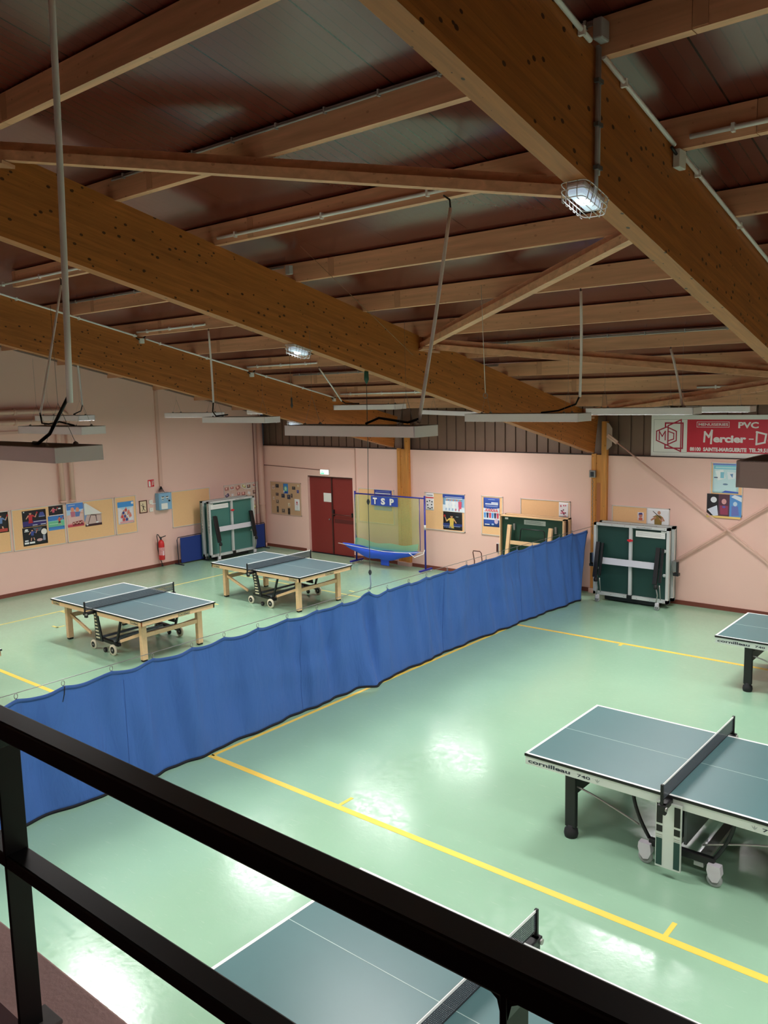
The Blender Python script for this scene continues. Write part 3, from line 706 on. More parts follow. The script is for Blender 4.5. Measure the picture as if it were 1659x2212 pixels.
# --- competition table with silver apron
APR = mat('pale_silver_apron', (206, 214, 206), .4, .1)
def grey_table():
    t = thing('table_tennis_table', '', 'table tennis table', (0, 0, 0), 0, None)
    table_common(t, TOPG)
    for s in (-1, 1):
        a, b = (-TL+.005, -.03) if s < 0 else (.06, TL-.005)
        mb = MB(); H = .082
        for y in (-TW+.004, TW-.024): mb.box(a, b, y, y+.02, TZ-.026-H, TZ-.026)
        for x in ((a, a+.02), (b-.02, b)): mb.box(x[0], x[1], -TW+.01, TW-.01, TZ-.026-H, TZ-.026)
        fo = mb.build('apron', APR, t)
        lm = MB(); INK = mat('logo_ink', (40, 46, 60), .5)
        zz = TZ-.026-H
        if s < 0:
            add_text(lm, 'cornilleau', a+.03, zz+.022, .036, INK, -TW+.0025, .44, .03, 1.0)
            add_text(lm, '740', a+.54, zz+.024, .027, INK, -TW+.0025, .13, .02)
            lx = a+.74
        else:
            add_text(lm, '740', b-.58, zz+.024, .027, INK, -TW+.0025, .13, .02)
            add_text(lm, 'cornilleau', b-.42, zz+.022, .034, INK, -TW+.0025, .40, .03)
            lx = b-.64
        GR = mat('emblem_grey', (150, 160, 156), .5)
        for an in (-.6, 0, .6):
            c, q = math.cos(an), math.sin(an)
            lm.add([(lx, -TW+.0025, zz+.018), (lx+q*.02-.005, -TW+.0025, zz+.018+c*.02), (lx+q*.042, -TW+.0025, zz+.018+c*.042), (lx+q*.02+.005, -TW+.0025, zz+.018+c*.02)], [(0, 1, 2, 3)], GR)
        lm.build('lettering', None, fo)
    for sx in (-1, 1):
        for sy in (-1, 1):
            x, y = sx*.93, sy*.66
            l = MB().box(x-.055, x+.055, y-.028, y+.028, .1, TZ-.05, BLACK, .01).build('leg', BLACK, t)
            MB().lathe([(.001, .12), (.036, .12), (.038, .10), (.062, .075), (.068, .035), (.060, 0), (.001, 0)], (x, y, 0), RUB, 18).build('rubber_foot', RUB, l)
            # thin bowed stay
            pts = []
            for i in range(9):
                u = i/8; pts.append((x+(-sx)*(.05+.60*u), y-sy*.03*u, .50-.20*u**1.6-.02*math.sin(PI*u)+.02))
            MB().tube(pts, .009, TIN, 8).build('stay_rod', TIN, t)
        MB().box(sx*.93-.025, sx*.93+.025, -.64, .64, .41, .55, BLACK, .006).build('cross_rail', BLACK, t)
    off = .10
    for sy in (-1, 1):
        yc = sy*.64
        for sx in (-1, 1):
            pts = [(off+sx*(.44-.16*(i/8)**1.8), yc, .66-.43*i/8) for i in range(9)]
            MB().tube(pts, .017, BLACK, 8).build('curved_strut', BLACK, t)
        MB().box(off-.28, off+.29, yc-.025, yc+.025, .17, .24, BLACK, .01).build('carriage_bar', BLACK, t)
        for sx in (-1, 1):
            x = off+sx*.30; yy = yc-sy*-.03
            c = caster(t, x, yy, .064, mat('grey_caster_tyre', (158, 162, 162), .4), mat('caster_hub_grey', (120, 122, 122), .5))
            MB().prism([(x-.055, .20), (x+.05, .20), (x+.06, .12), (x+.035, .06), (x-.01, .05), (x-.045, .09), (x-.06, .15)], yy-.034, yy+.034, mat('grey_caster_fork', (206, 202, 208), .35)).build('fork', None, c)
        # end panel
        y = sy*(TW+.025); pm = MB(); x0, x1 = off-.165, off+.055
        pm.box(x0, x1, y-.012, y+.012, .09, .70, APR, .003)
        f = y-.0135*1 if sy < 0 else y+.0135
        f0, f1 = (f-.001, f+.002) if sy < 0 else (f-.002, f+.001)
        for (a, b) in ((x0+.008, x0+.060), (x1-.060, x1-.008)):
            pm.box(a, b, f0, f1, .11, .36, DGREEN); pm.box(a, b, f0, f1, .42, .48, BLACK); pm.box(a, b, f0, f1, .50, .68, BLACK)
            pm.box(a, b, f0, f1, .37, .375, TIN); pm.box(a, b, f0, f1, .39, .395, TIN)
        pm.build('end_panel', None, t)
    GP = mat('grey_underframe', (150, 156, 152), .5)
    for dx in (-.12, .16): MB().box(off+dx-.04, off+dx+.04, -.66, .66, .13, .17, GP).build('carriage_beam', GP, t)
    for dx in (-.05, .02): MB().box(off+dx-.012, off+dx+.012, -.6, .6, .25, .62, mat('smoked_panel', (112, 120, 120), .4)).build('storage_panel', None, t)
    net_set(t, xo=.03)
    return t
gt = grey_table(); gt.location = (15.50, -8.57, 0); gt.scale = (1.02, 1.04, 1); gt['label'] = 'green competition table with black legs at the right, its net post and casters fully visible'
dup(gt, (15.63, -3.565, 0), 0, 'green competition table whose corner shows at the right edge near the back wall').scale = (1, 1, 1)
dup(gt, (15.515, -12.61, 0), -.004, 'green competition table directly below the black railing').scale = (1, 1, 1)

# --- wooden framed table
def wood_table():
    t = thing('table_tennis_table', '', 'table tennis table')
    table_common(t, TOPB)
    H = .075; z1 = TZ-.026; z0 = z1-H
    mb = MB(); o = .012
    for y in (-TW+o, TW-o-.024): mb.box(-TL+o, TL-o, y, y+.024, z0, z1)
    for x in (-TL+o, TL-o-.024): mb.box(x, x+.024, -TW+o, TW-o, z0, z1)
    ap = mb.build('wooden_apron', PLAINW, t)
    ST = mat('sticker_cream', (214, 190, 140), .5); lm = MB(); INK = mat('logo_ink', (40, 46, 60), .5)
    def stick(xa, xb, face):
        if face == 'f':
            lm.box(xa, xb, -TW+o-.002, -TW+o, z0+.008, z1-.012, BLACK); lm.box(xa+.004, xb-.004, -TW+o-.003, -TW+o, z0+.012, z1-.016, ST)
            add_text(lm, 'Cornilleau', xa+.012, z0+.02, .03, INK, -TW+o-.0035, xb-xa-.024, .03)
        else:
            v0 = len(lm.v)
            lm.box(xa, xb, -.002, 0, z0+.008, z1-.012, BLACK); lm.box(xa+.004, xb-.004, -.003, 0, z0+.012, z1-.016, ST)
            add_text(lm, 'Cornilleau', xa+.012, z0+.02, .03, INK, -.0035, xb-xa-.024, .03)
            for i in range(v0, len(lm.v)):
                x, y, z = lm.v[i]; lm.v[i] = (TL-o-y, x, z)
    stick(-TL+.05, -TL+.27, 'f'); stick(TL-.31, TL-.09, 'f'); stick(-.02, .22, 's')
    lm.build('brand_sticker', None, ap)
    for sx in (-1, 1):
        for sy in (-1, 1):
            x, y = sx*1.13, sy*.57
            l = MB().box(x-.038, x+.038, y-.05, y+.05, .03, z0, None, .004).build('leg', PLAINW, t)
            MB().box(x-.032, x+.032, y-.042, y+.042, 0, .03, BLACK).build('foot', BLACK, l)
            MB().bar((x, y-sy*.02, .47), (sx*.45+.06, y+sy*.02, .24), .03, .05).build('diagonal_stay', PLAINW, t)
        MB().box(sx*1.13-.02, sx*1.13+.02, -.53, .53, .40, .47).build('cross_rail', PLAINW, t)
    cx = .06
    for sy in (-1, 1):
        y = sy*(TW-.02); mb = MB()
        # ladder-like side panel, leaning
        mb.prism([(cx-.06, .76), (cx+.03, .76), (cx+.16, .22), (cx-.04, .22)], y-.012, y+.012, BLACK)
        f = y+sy*.013
        for i in range(8):
            u = (i+.35)/8; z = .70-.46*u; xa = cx-.05+.025*u; xb = cx+.0+.11*u
            mb.box(xa+.004, xb-.01, min(f, f-sy*.003), max(f, f-sy*.003)+.001, z-.014, z+.012, mat('cream_slat', (226, 214, 180), .5))
        mb.build('ladder_panel', None, t)
        yi = sy*.60
        MB().bar((cx-.26, yi, .66), (cx-.14, yi, .24), .03, .035, BLACK).build('strut', BLACK, t)
        MB().bar((cx+.52, yi, .66), (cx+.36, yi, .22), .03, .035, BLACK).build('strut', BLACK, t)
        MB().bar((cx-.24, yi, .20), (cx+.42, yi, .17), .06, .05, BLACK).build('carriage_foot', BLACK, t)
        CR = mat('cream_tyre', (226, 216, 190), .6)
        caster(t, cx-.27, sy*.66, .082, CR, BLACK, 'wheel'); caster(t, cx+.36, sy*.69, .095, CR, BLACK, 'wheel')
        caster(t, cx+.08, sy*.66, .045, BLACK, BLACK, 'brake_roller')
    GB = mat('grey_tube_steel', (108, 114, 122), .4, .4)
    for dx, z in ((-.12, .22), (.02, .18), (.30, .22)): MB().box(cx+dx-.02, cx+dx+.02, -.62, .62, z-.015, z+.02, GB).build('carriage_beam', GB, t)
    for sy in (-1, 1): MB().bar((cx-.2, sy*.3, .5), (cx+.5, sy*.3, .56), .03, .03, GB).build('link_bar', GB, t)
    net_set(t)
    return t
wt = wood_table(); wt.location = (5.32, -7.965, 0); wt.rotation_euler = (0, 0, .012); wt['label'] = 'wooden framed table tennis table on cream wheels, nearer one at the left'
dup(wt, (5.17, -4.22, 0), -.008, 'wooden framed table tennis table on cream wheels, farther one near the red door')

dup(wt, (4.955, -11.54, 0), 0, 'wooden framed table whose corner tip just shows at the left edge of the photo')
# --- folded tables
def folded_grey(lab, loc, rz, flip=1, cases=True, panel=DGREEN):
    t = thing('folded_table_tennis_table', lab, 'folded table', loc, rz)
    W2 = .78; z0, z1 = .12, 1.60
    for (yc, nm) in ((-.13, 'front_half'), (.13, 'rear_half')):
        mb = MB().box(-W2, W2, yc+.02, yc+.04, z0, z1, panel)
        s = -1 if yc < 0 else 1
        f = .075
        for (a, b, c, d) in ((-W2, W2, z1-.05, z1), (-W2, W2, z0, z0+.06), (-W2, -W2+.055, z0, z1), (W2-.055, W2, z0, z1)):
            mb.box(a, b, yc-f+.02, yc+.03, c, d, SILVER)
        for i in range(6):
            x = -W2+.12+i*.27
            mb.box(x-.008, x+.008, yc-f+.016, yc-f+.02, z1-.03, z1-.015, TIN); mb.box(x-.008, x+.008, yc-f+.016, yc-f+.02, z0+.02, z0+.035, TIN)
        mb.box(-W2, W2, yc+.04, yc+.06, z0, z1, TOPG)
        mb.build(nm, None, t)
    yf = -.20
    MB().box(-.03, .03, yf+.02, yf+.07, z0+.05, z1-.05, SILVER).build('centre_bar', SILVER, t)
    MB().cyl((0, yf, 1.30), .028, .05, 'y').box(-.055, .055, yf-.01, yf+.02, 1.285, 1.315).build('red_catch', mat('red_knob', (214, 40, 48), .4), t)
    MB().box(-.05, .05, yf-.005, yf+.05, z0+.0, z0+.07).build('black_latch', BLACK, t)
    ins = MB().box(.09*flip, .68*flip, yf+.064, yf+.07, 1.38, 1.50, mat('instruction_white', (238, 238, 234), .5))
    for i in range(4): ins.box(.11*flip, (.66-.06*(i % 2))*flip, yf+.062, yf+.065, 1.41+i*.018, 1.414+i*.018, mat('instruction_ink', (170, 172, 174), .5))
    ins.build('instruction_label', None, t)
    MB().box(.55*flip+.05*flip, .72*flip-.02*flip, yf+.062, yf+.07, 1.50, 1.53).build('small_label', WHITE, t)
    MB().box(-.60, .60, yf-.04, yf-.02, .78, .91).build('white_crossbar', mat('crossbar_white', (226, 222, 232), .35, .1), t)
    for sx in (-1, 1):
        x = sx*.62
        l = MB().bar((x-.03, yf-.03, 1.22), (x-.03+.0, yf-.19, .52), .085, .05, BLACK, .008)
        l.bar((x+.05, yf+.0, 1.20), (x+.05, yf-.14, .55), .05, .04, BLACK, .006)
        lo = l.build('leg', None, t)
        MB().lathe([(.001, .07), (.03, .06), (.045, .02), (.04, -.02), (.001, -.03)], (x, yf-.20, .46), RUB, 14).build('rubber_foot', RUB, lo)
        MB().tube([(x, yf-.19, .46), (x+.02, yf-.16, .3), (x-.02, yf-.13, .12)], .012, TIN, 8).tube([(x+.04, yf-.12, .5), (x+.05, yf-.08, .2)], .010, TIN, 8).build('chrome_stay', TIN, t)
        for zz in (.66, 1.14):
            MB().lathe([(.001, 0), (.03, .0), (.035, .02), (.001, .03)], (sx*.70-.02, yf+.05, zz), SILVER, 10, 'y').build('mount_disc', SILVER, t)
        c = caster(t, x+.0, yf-.12, .052, mat('grey_caster_tyre', (158, 162, 162), .4), mat('caster_hub_grey', (120, 122, 122), .5))
        MB().box(x-.035, x+.035, yf-.15, yf-.09, .07, .15, mat('grey_caster_fork', (186, 188, 188), .4), .012).build('fork', None, c)
        c = caster(t, x, .2, .052, mat('grey_caster_tyre', (158, 162, 162), .4), mat('caster_hub_grey', (120, 122, 122), .5))
        if cases:
            cs = MB().box(sx*.79, sx*.88, -.06, .1, .74, .95, mat('chrome_case', (150, 148, 146), .3, .7), .006)
            cs.box(sx*.885, sx*.915, -.075, .0, .70, .94, BLACK, .006); cs.box(sx*.82, sx*.93, -.07, .03, .66, .72, BLACK, .01)
            cs.build('net_case', None, t)
    MB().box(-.55, .55, -.12, .12, .03, .14).build('base_plinth', BLACK, t)
    # lettering down the outer edges
    lm = MB(); INK = mat('logo_ink', (40, 46, 60), .5)
    for yc in (-.17, .11):
        v0 = len(lm.v)
        add_text(lm, 'cornilleau 740', .0, 0, .035, INK, 0, .75, .01, vertical=False)
        for i in range(v0, len(lm.v)):
            x, y, z = lm.v[i]; lm.v[i] = (-W2-.003, yc+z-.005, z1-.08-x)
    for v in (0,):
        v0 = len(lm.v); add_text(lm, 'cornilleau', 0, 0, .02, INK, 0, .28, .01)
        for i in range(v0, len(lm.v)):
            x, y, z = lm.v[i]; lm.v[i] = (.12+x, -.189, z1-.036+z)
    lm.build('lettering', None, t)
    return t
folded_grey('folded dark green table with silver frame, right of the post by the curtain end', (11.37, -.40, 0), 0)
folded_grey('folded green table with silver frame on wheels in the left corner, beside the blue barrier', (.50, -1.73, 0), PI/2, -1, False, mat('lit_green_board', (72, 122, 114), .4))  # same green board, strong light on it painted in as a paler tone

def folded_wood():
    t = thing('folded_table_tennis_table', 'folded wooden framed dark green table standing behind the blue curtain', 'folded table', (9.15, -.42, 0))
    W2 = .78; z0, z1 = .12, 1.60
    for yc in (-.12, .12):
        mb = MB().box(-W2, W2, yc+.0, yc+.02, z0, z1, mat('deep_green_board', (22, 62, 46), .5))
        for (a, b, c, d) in ((-W2, W2, z1-.025, z1), (-W2, W2, z0, z0+.03), (-W2, -W2+.025, z0, z1), (W2-.025, W2, z0, z1)):
            mb.box(a, b, yc-.075, yc+.03, c, d, PLAINW)
        mb.build('front_half' if yc < 0 else 'rear_half', None, t)
    MB().box(-W2+.03, W2-.03, -.08, .08, z0, z1-.05, BLACK).build('inner_black_board', BLACK, t)
    for sx in (-1, 1):
        MB().bar((sx*.50, -.22, 1.40), (sx*.50-.06, -.30, .42), .085, .06, None, .004).build('leg', PLAINW, t)
        MB().box(sx*.5-.04+.09, sx*.5+.09, -.16, -.12, 1.28, 1.42).build('hinge_plate', TIN, t)
    MB().box(-.5, .47, -.255, -.225, .98, 1.06).build('cross_rail', PLAINW, t)
    MB().tube([(-.30, -.2, .75), (-.24, -.2, 1.3), (-.22, -.2, 1.33), (.30, -.2, 1.33), (.33, -.2, 1.3), (.38, -.2, .75)], .013).build('black_loop', BLACK, t)
    ins = MB().box(-.2, .32, -.124, -.12, 1.42, 1.52, mat('label_grey', (190, 196, 186), .5))
    for i in range(4): ins.box(-.17, .26-.05*(i % 2), -.126, -.124, 1.44+i*.018, 1.446+i*.018, mat('label_ink', (90, 110, 100), .5))
    ins.build('instruction_label', None, t); MB().box(-.68, -.6, -.124, -.12, 1.5, 1.54).build('small_label', WHITE, t)
    for sx in (-1, 1):
        caster(t, sx*.6, -.2, .06, mat('cream_tyre', (226, 216, 190), .6), BLACK, 'wheel'); caster(t, sx*.6, .2, .06, mat('cream_tyre', (226, 216, 190), .6), BLACK, 'wheel')
folded_wood()

# small trolley loop and wall phone
tr = thing('trolley_handle', 'thin brown bent tube handle rising behind the blue curtain', 'trolley', (7.62, -.35, 0))
MB().tube([(-.10, 0, .02), (-.10, 0, .28), (-.09, 0, .42), (-.13, 0, .62), (-.12, 0, .66), (.06, 0, .66), (.10, 0, .62), (.13, 0, .3), (.13, 0, .02)], .012).build('handle', mat('brown_tube', (96, 52, 40), .4), tr)
MB().box(-.14, .17, -.1, .12, .02, .05).build('base', mat('brown_tube', (96, 52, 40), .4), tr)
wp = thing('wall_handset', 'small dark red handset on the back wall left of the folded wooden table', 'handset', (7.95, 0, .72))
MB().box(-.035, .035, -.02, 0, -.11, .11, WHITE, .005).build('plate', WHITE, wp); MB().box(-.022, .022, -.05, -.02, -.1, .1, None, .01).build('receiver', mat('dark_maroon', (70, 26, 32), .4), wp)

# blue playing-area barriers beside the folded table
BN = mat('navy_barrier_cloth', (26, 52, 124), .75)
def barrier(lab, loc, rz):
    t = thing('court_barrier', lab, 'barrier', loc, rz)
    MB().box(-.36, .36, -.008, .008, .04, .70).build('cloth_panel', BN, t)
    MB().tube([(-.44, 0, .02), (-.46, 0, .66), (-.43, 0, .72), (.36, 0, .73), (.38, 0, .70), (.38, 0, .02)], .011).build('frame', mat('dark_navy_tube', (30, 26, 50), .4), t)
    for x in (-.42, .38): MB().bar((x, -.18, .012), (x, .18, .012), .03, .02).build('foot', mat('dark_navy_tube', (30, 26, 50), .4), t)
    return t
barrier('navy blue cloth barrier leaning beside the folded table, nearest the extinguisher', (.24, -2.78, 0), PI/2)
barrier('second navy blue barrier, its bent tube showing right of the folded table in the corner', (.25, -.62, 0), PI/2-.1)

# ------------------------------------------------------------------ blue dividing curtain
HK = [-.35+.0, -.9, -1.43, -1.96, -2.5, -3.04, -3.58, -4.12, -4.68, -5.25, -5.81, -6.29, -6.79, -7.21, -7.79, -8.3, -8.84, -9.36, -9.88, -10.38, -10.9, -11.43, -11.99, -12.47, -13.0, -13.5, -14.05, -14.6]
def top_sag(y):
    for a, b in zip(HK[:-1], HK[1:]):
        if b <= y <= a:
            u = (y-b)/(a-b); sag = .075*(4*u*(1-u))
            ha = 1.40; 
            if abs(a+7.21) < .01: sag += .02; lift = .06*u**1.5
            elif abs(b+7.21) < .01: lift = .06*(1-u)**1.5; sag += .02
            else: lift = 0
            return 1.395-sag*.85+lift
    return 1.34
def cx_bottom(y):
    pts = [(-15, 10.0), (-12.35, 10.09), (-11.6, 10.15), (-10.9, 10.2), (-10.2, 10.22), (-9.3, 10.2), (-8.6, 10.19), (-8.0, 10.19), (-7.55, 10.24), (-7.25, 10.42), (-6.9, 10.26), (-6, 10.24), (-4.8, 10.22), (-3.15, 10.30), (-.8, 10.42), (0, 10.45)]
    for (a, xa), (b, xb) in zip(pts[:-1], pts[1:]):
        if a <= y <= b:
            u = (y-a)/(b-a); u = u*u*(3-2*u); return xa+(xb-xa)*u
    return 10.2
def fold(y):
    return .040*math.sin(y*7.3+1.1*math.sin(y*1.7))+.020*math.sin(y*17.1+2*math.sin(y*2.3))
Y0, Y1 = -14.6, -.35
def curt(u, v):
    yt = Y0+(Y1-Y0)*u
    end = max(0, (yt+2.2)/1.85); yb = yt-.42*end**2
    zt = top_sag(yt)
    zb = .003+.05*math.exp(-((yt+7.45)/.22)**2)
    v2 = v
    xt = 10.20+.012*math.sin(yt*11.8)+.10*max(0, (yt+1.2)/.9)**2
    xb = cx_bottom(yb)
    x = xb+(xt-xb)*v2+fold(yt-.25*(1-v)*0+.2*v)*(.35+.65*math.sin(PI*min(1, v*.9+.08)))
    # long crease where the cord lifts the cloth, and slanting folds to its left and right
    x += -.14*math.exp(-((yt+7.21-.10*(1-v))/.09)**2)*(v**.5)*(1-v**8)+.06*math.exp(-((yt+7.42)/.12)**2)*v+.05*math.exp(-((yt+7.02)/.12)**2)*v
    hk = min(abs(yt-h) for h in HK)
    x += (.030*math.cos(2*PI*min(hk, .27)/.54)-.012)*v*(1-.3*v)+.018*math.exp(-(hk/.035)**2)*v**3
    x += .02*math.exp(-(hk/.06)**2)*max(0, v-.7)/.3
    # horizontal sagging wrinkles
    x += .012*math.sin((v+.12*math.sin(yt*2.1))*16)*math.exp(-((v-.55)/.3)**2)*(.5+.5*math.sin(yt*1.3))
    z = zb+(zt-zb)*v; y = yb+(yt-yb)*v
    if yt > -3.5: y -= .06*math.sin(v*PI)*0
    return (x, y, z)
ct = thing('dividing_curtain', 'long blue cloth curtain dividing the hall, hung from a wire by hooks', 'curtain', (0, 0, 0))
cm = MB().grid(curt, 620, 26, CURT)
cl = cm.build('cloth', CURT, ct, 0, .004)
hm = MB().grid(lambda u, v: tuple(Vector(curt(u, v*.024))+Vector((.012, 0, -.002))), 620, 1, None)
hm.build('black_hem', mat('curtain_hem', (16, 18, 30), .8), ct, 0, .006)
tm = MB().grid(lambda u, v: tuple(Vector(curt(u,   .972+v*.030))+Vector((.009, 0, 0))), 620, 1, None)
tm.build('top_hem', mat('curtain_top_hem', (62, 98, 166), .85), ct, 0, .003)
for ys in (-11.25, -8.55, -5.3, -2.9):
    sm = MB().tube([Vector(curt((ys-Y0)/(Y1-Y0), v/12))+Vector((.006, 0, 0)) for v in range(0, 12)], .0022, None, 5)
    sm.build('seam', mat('seam_blue', (50, 84, 152), .9), ct)
for h in HK[:-1]:
    p = Vector(curt((h-Y0)/(Y1-Y0), 1)); z = p.z
    hb = MB().tube([(p.x, h+.018*math.sin(a*PI/4), z+.018+.028*(1-math.cos(a*PI/4))/1.0-.02) for a in range(9)], .0035, None, 6)
    hb.build('hook', STEEL, ct)
MB().tube([Vector(curt((-11.99-Y0)/(Y1-Y0), 1))+Vector((.03, 0, 0)), Vector((10.25, -11.98, 1.3)), Vector((10.24, -12.0, 1.22))], .005).build('tie_string', BLACK, ct)
cw = MB().tube([(10.20, -16, 1.445), (10.20, -12, 1.44), (10.2, -7.2, 1.455), (10.2, -3, 1.43), (10.30, -.08, 1.42)], .004, None, 6)
tag(cw.build('suspension_cable', STEEL), 'thin steel cable running above the blue curtain to the timber post', 'cable')

# ------------------------------------------------------------------ catch net on a stand
ns = thing('catch_net', 'blue framed ball catch net with lettered banner in front of the back wall', 'catch net', (3.95, -.42, 0))
for x, z1 in ((0.0, 1.86), (2.22, 1.86)):
    u = MB().tube([(x, 0, .07), (x, 0, z1)], .022, None, 12).build('upright', BLUEF, ns)
    MB().box(x-.03, x+.03, -.24, .24, .045, .085, None, .006).build('foot_bar', BLUEF, ns)
    for y in (-.2, .2): MB().cyl((x, y, .022), .022, .03, 'x', WHITE, 12).build('roller', WHITE, ns)
    MB().cyl((x, 0, 1.1), .026, .12, 'z', SILVER, 10).build('height_clamp', SILVER, ns)
MB().tube([(0, 0, 1.80), (2.22, 0, 1.80)], .018, None, 10).build('top_bar', BLUEF, ns)
def netf(u, v): return (.02+2.06*u, -.02-.04*math.sin(PI*v), .52+(1.78-.52)*v-.06*math.sin(PI*u)*(1-v))
MB().grid(netf, 16, 16, None).build('net', NETG, ns)
MB().tube([(2.08, -.02, .52), (2.08, -.02, 1.79)], .008, None, 6).build('edge_cord', BLUEF, ns)
bn = MB().grid(lambda u, v: (.60+.86*u, -.075+.006*math.sin(u*9), 1.55+.23*v), 10, 2, mat('banner_royal_blue', (44, 74, 172), .7))
for s, x in (('T', .67), ('S', .93), ('P', 1.21)):
    add_text(bn, s, x, 1.59, .145, WHITE, -.085, .135, .05)
bn.build('lettered_banner', None, ns)
BP = mat('pocket_blue_cloth', (46, 88, 214), .65)
def pocket(u, v):
    x = -.30+2.42*u; s = math.sin(PI*min(1, max(0, u)))**.8
    a = v*PI
    return (x, -.10-.24*s*math.cos(a)*.9-.1*(1-u), .53-.02*u-.06*math.sin(PI*u)-(.26*s)*math.sin(a)-.02*s*math.sin(u*22)*math.sin(a))
pk = MB().grid(pocket, 28, 10, BP)
pk.box(.92, 1.18, -.14, -.10, .06, .34, BP, .02); pk.build('ball_pocket', BP, ns, 0, .004)
MB().tube([(-.33, -.32, .53), (0.3, -.34, .50), (1.2, -.36, .47), (1.9, -.34, .50), (2.22, -.1, .50)], .008, None, 6).build('pocket_rim', WHITE, ns)
MB().tube([(1.95, -.3, .50), (2.15, -.34, .42), (2.2, -.05, .46), (2.22, 0, .6)], .009, None, 6).build('support_rod', WHITE, ns)
MB().tube([(0.05, -.03, .6), (0.02, -.03, 1.0), (.0, -.01, 1.75)], .012, None, 6).build('blue_strap', BLUEF, ns)
GS = mat('green_net_skirt', (110, 190, 150), .8, alpha=.55)
MB().grid(lambda u, v: (.04+2.02*u, -.06-.05*(1-v), .50+.17*v-.07*math.sin(PI*u)+.02*math.sin(u*14)), 24, 3, None).build('green_skirt', GS, ns)

# ------------------------------------------------------------------ pin boards and posters
def board(origin, rz, w, h, lab, m=CORK, frame=ALU, name='pin_board', grp=None):
    t = thing(name, lab, 'pin board', origin, rz, grp)
    MB().box(.008, w-.008, -.012, 0, .008, h-.008).build('cork', m, t)
    f = MB(); e = .018
    for (a, b, c, d) in ((0, w, 0, e), (0, w, h-e, h), (0, e, 0, h), (w-e, w, 0, h)): f.box(a, b, -.022, 0, c, d)
    f.build('frame', frame, t); return t
R90 = PI/2
def LWB(y0, y1, z0, z1, lab, **k): return board((0, y0, z0), R90, y1-y0, z1-z0, lab, **k)
def BWB(x0, x1, z0, z1, lab, **k): return board((x0, 0, z0), 0, x1-x0, z1-z0, lab, **k)
LWB(-8.68, -7.47, 1.01, 1.93, 'cork pin board cut off by the left edge of the photo')
LWB(-7.42, -6.17, 1.0, 1.93, 'cork pin board with four dark and coloured posters on the left wall')
LWB(-6.13, -4.88, 1.0, 1.93, 'wide cork board with a curled half folded poster on the left wall')
LWB(-4.84, -4.24, 1.0, 1.93, 'narrow cork board with one bright group poster on the left wall')
LWB(-3.18, -1.93, .95, 1.90, 'empty cork board on the left wall beside the blue control box')
LWB(-1.43, -.19, .97, 1.89, 'pin board covered in pictures behind the folded table in the corner', m=mat('collage_paper', (232, 205, 186), .7, noise=.15, nscale=14))
BWB(.35, 1.58, .97, 1.90, 'brown pin board with small photographs between corner pipe and red door', m=CORK2, frame=mat('board_frame_tan', (206, 176, 158), .5))
BWB(3.71, 4.90, 1.0, 1.89, 'cork board seen through the catch net')
BWB(5.87, 7.05, .99, 1.90, 'cork board with three posters right of the catch net')
BWB(7.51, 8.09, 1.0, 1.91, 'narrow cork board with one blue poster on the back wall')
BWB(8.55, 9.77, 1.0, 1.91, 'cork board behind the folded wooden table')
BWB(10.72, 11.93, .99, 1.90, 'cork board behind the folded silver table at the right')
BWB(12.70, 13.30, 1.85, 2.85, 'tall cork board high on the wall under the red banner')

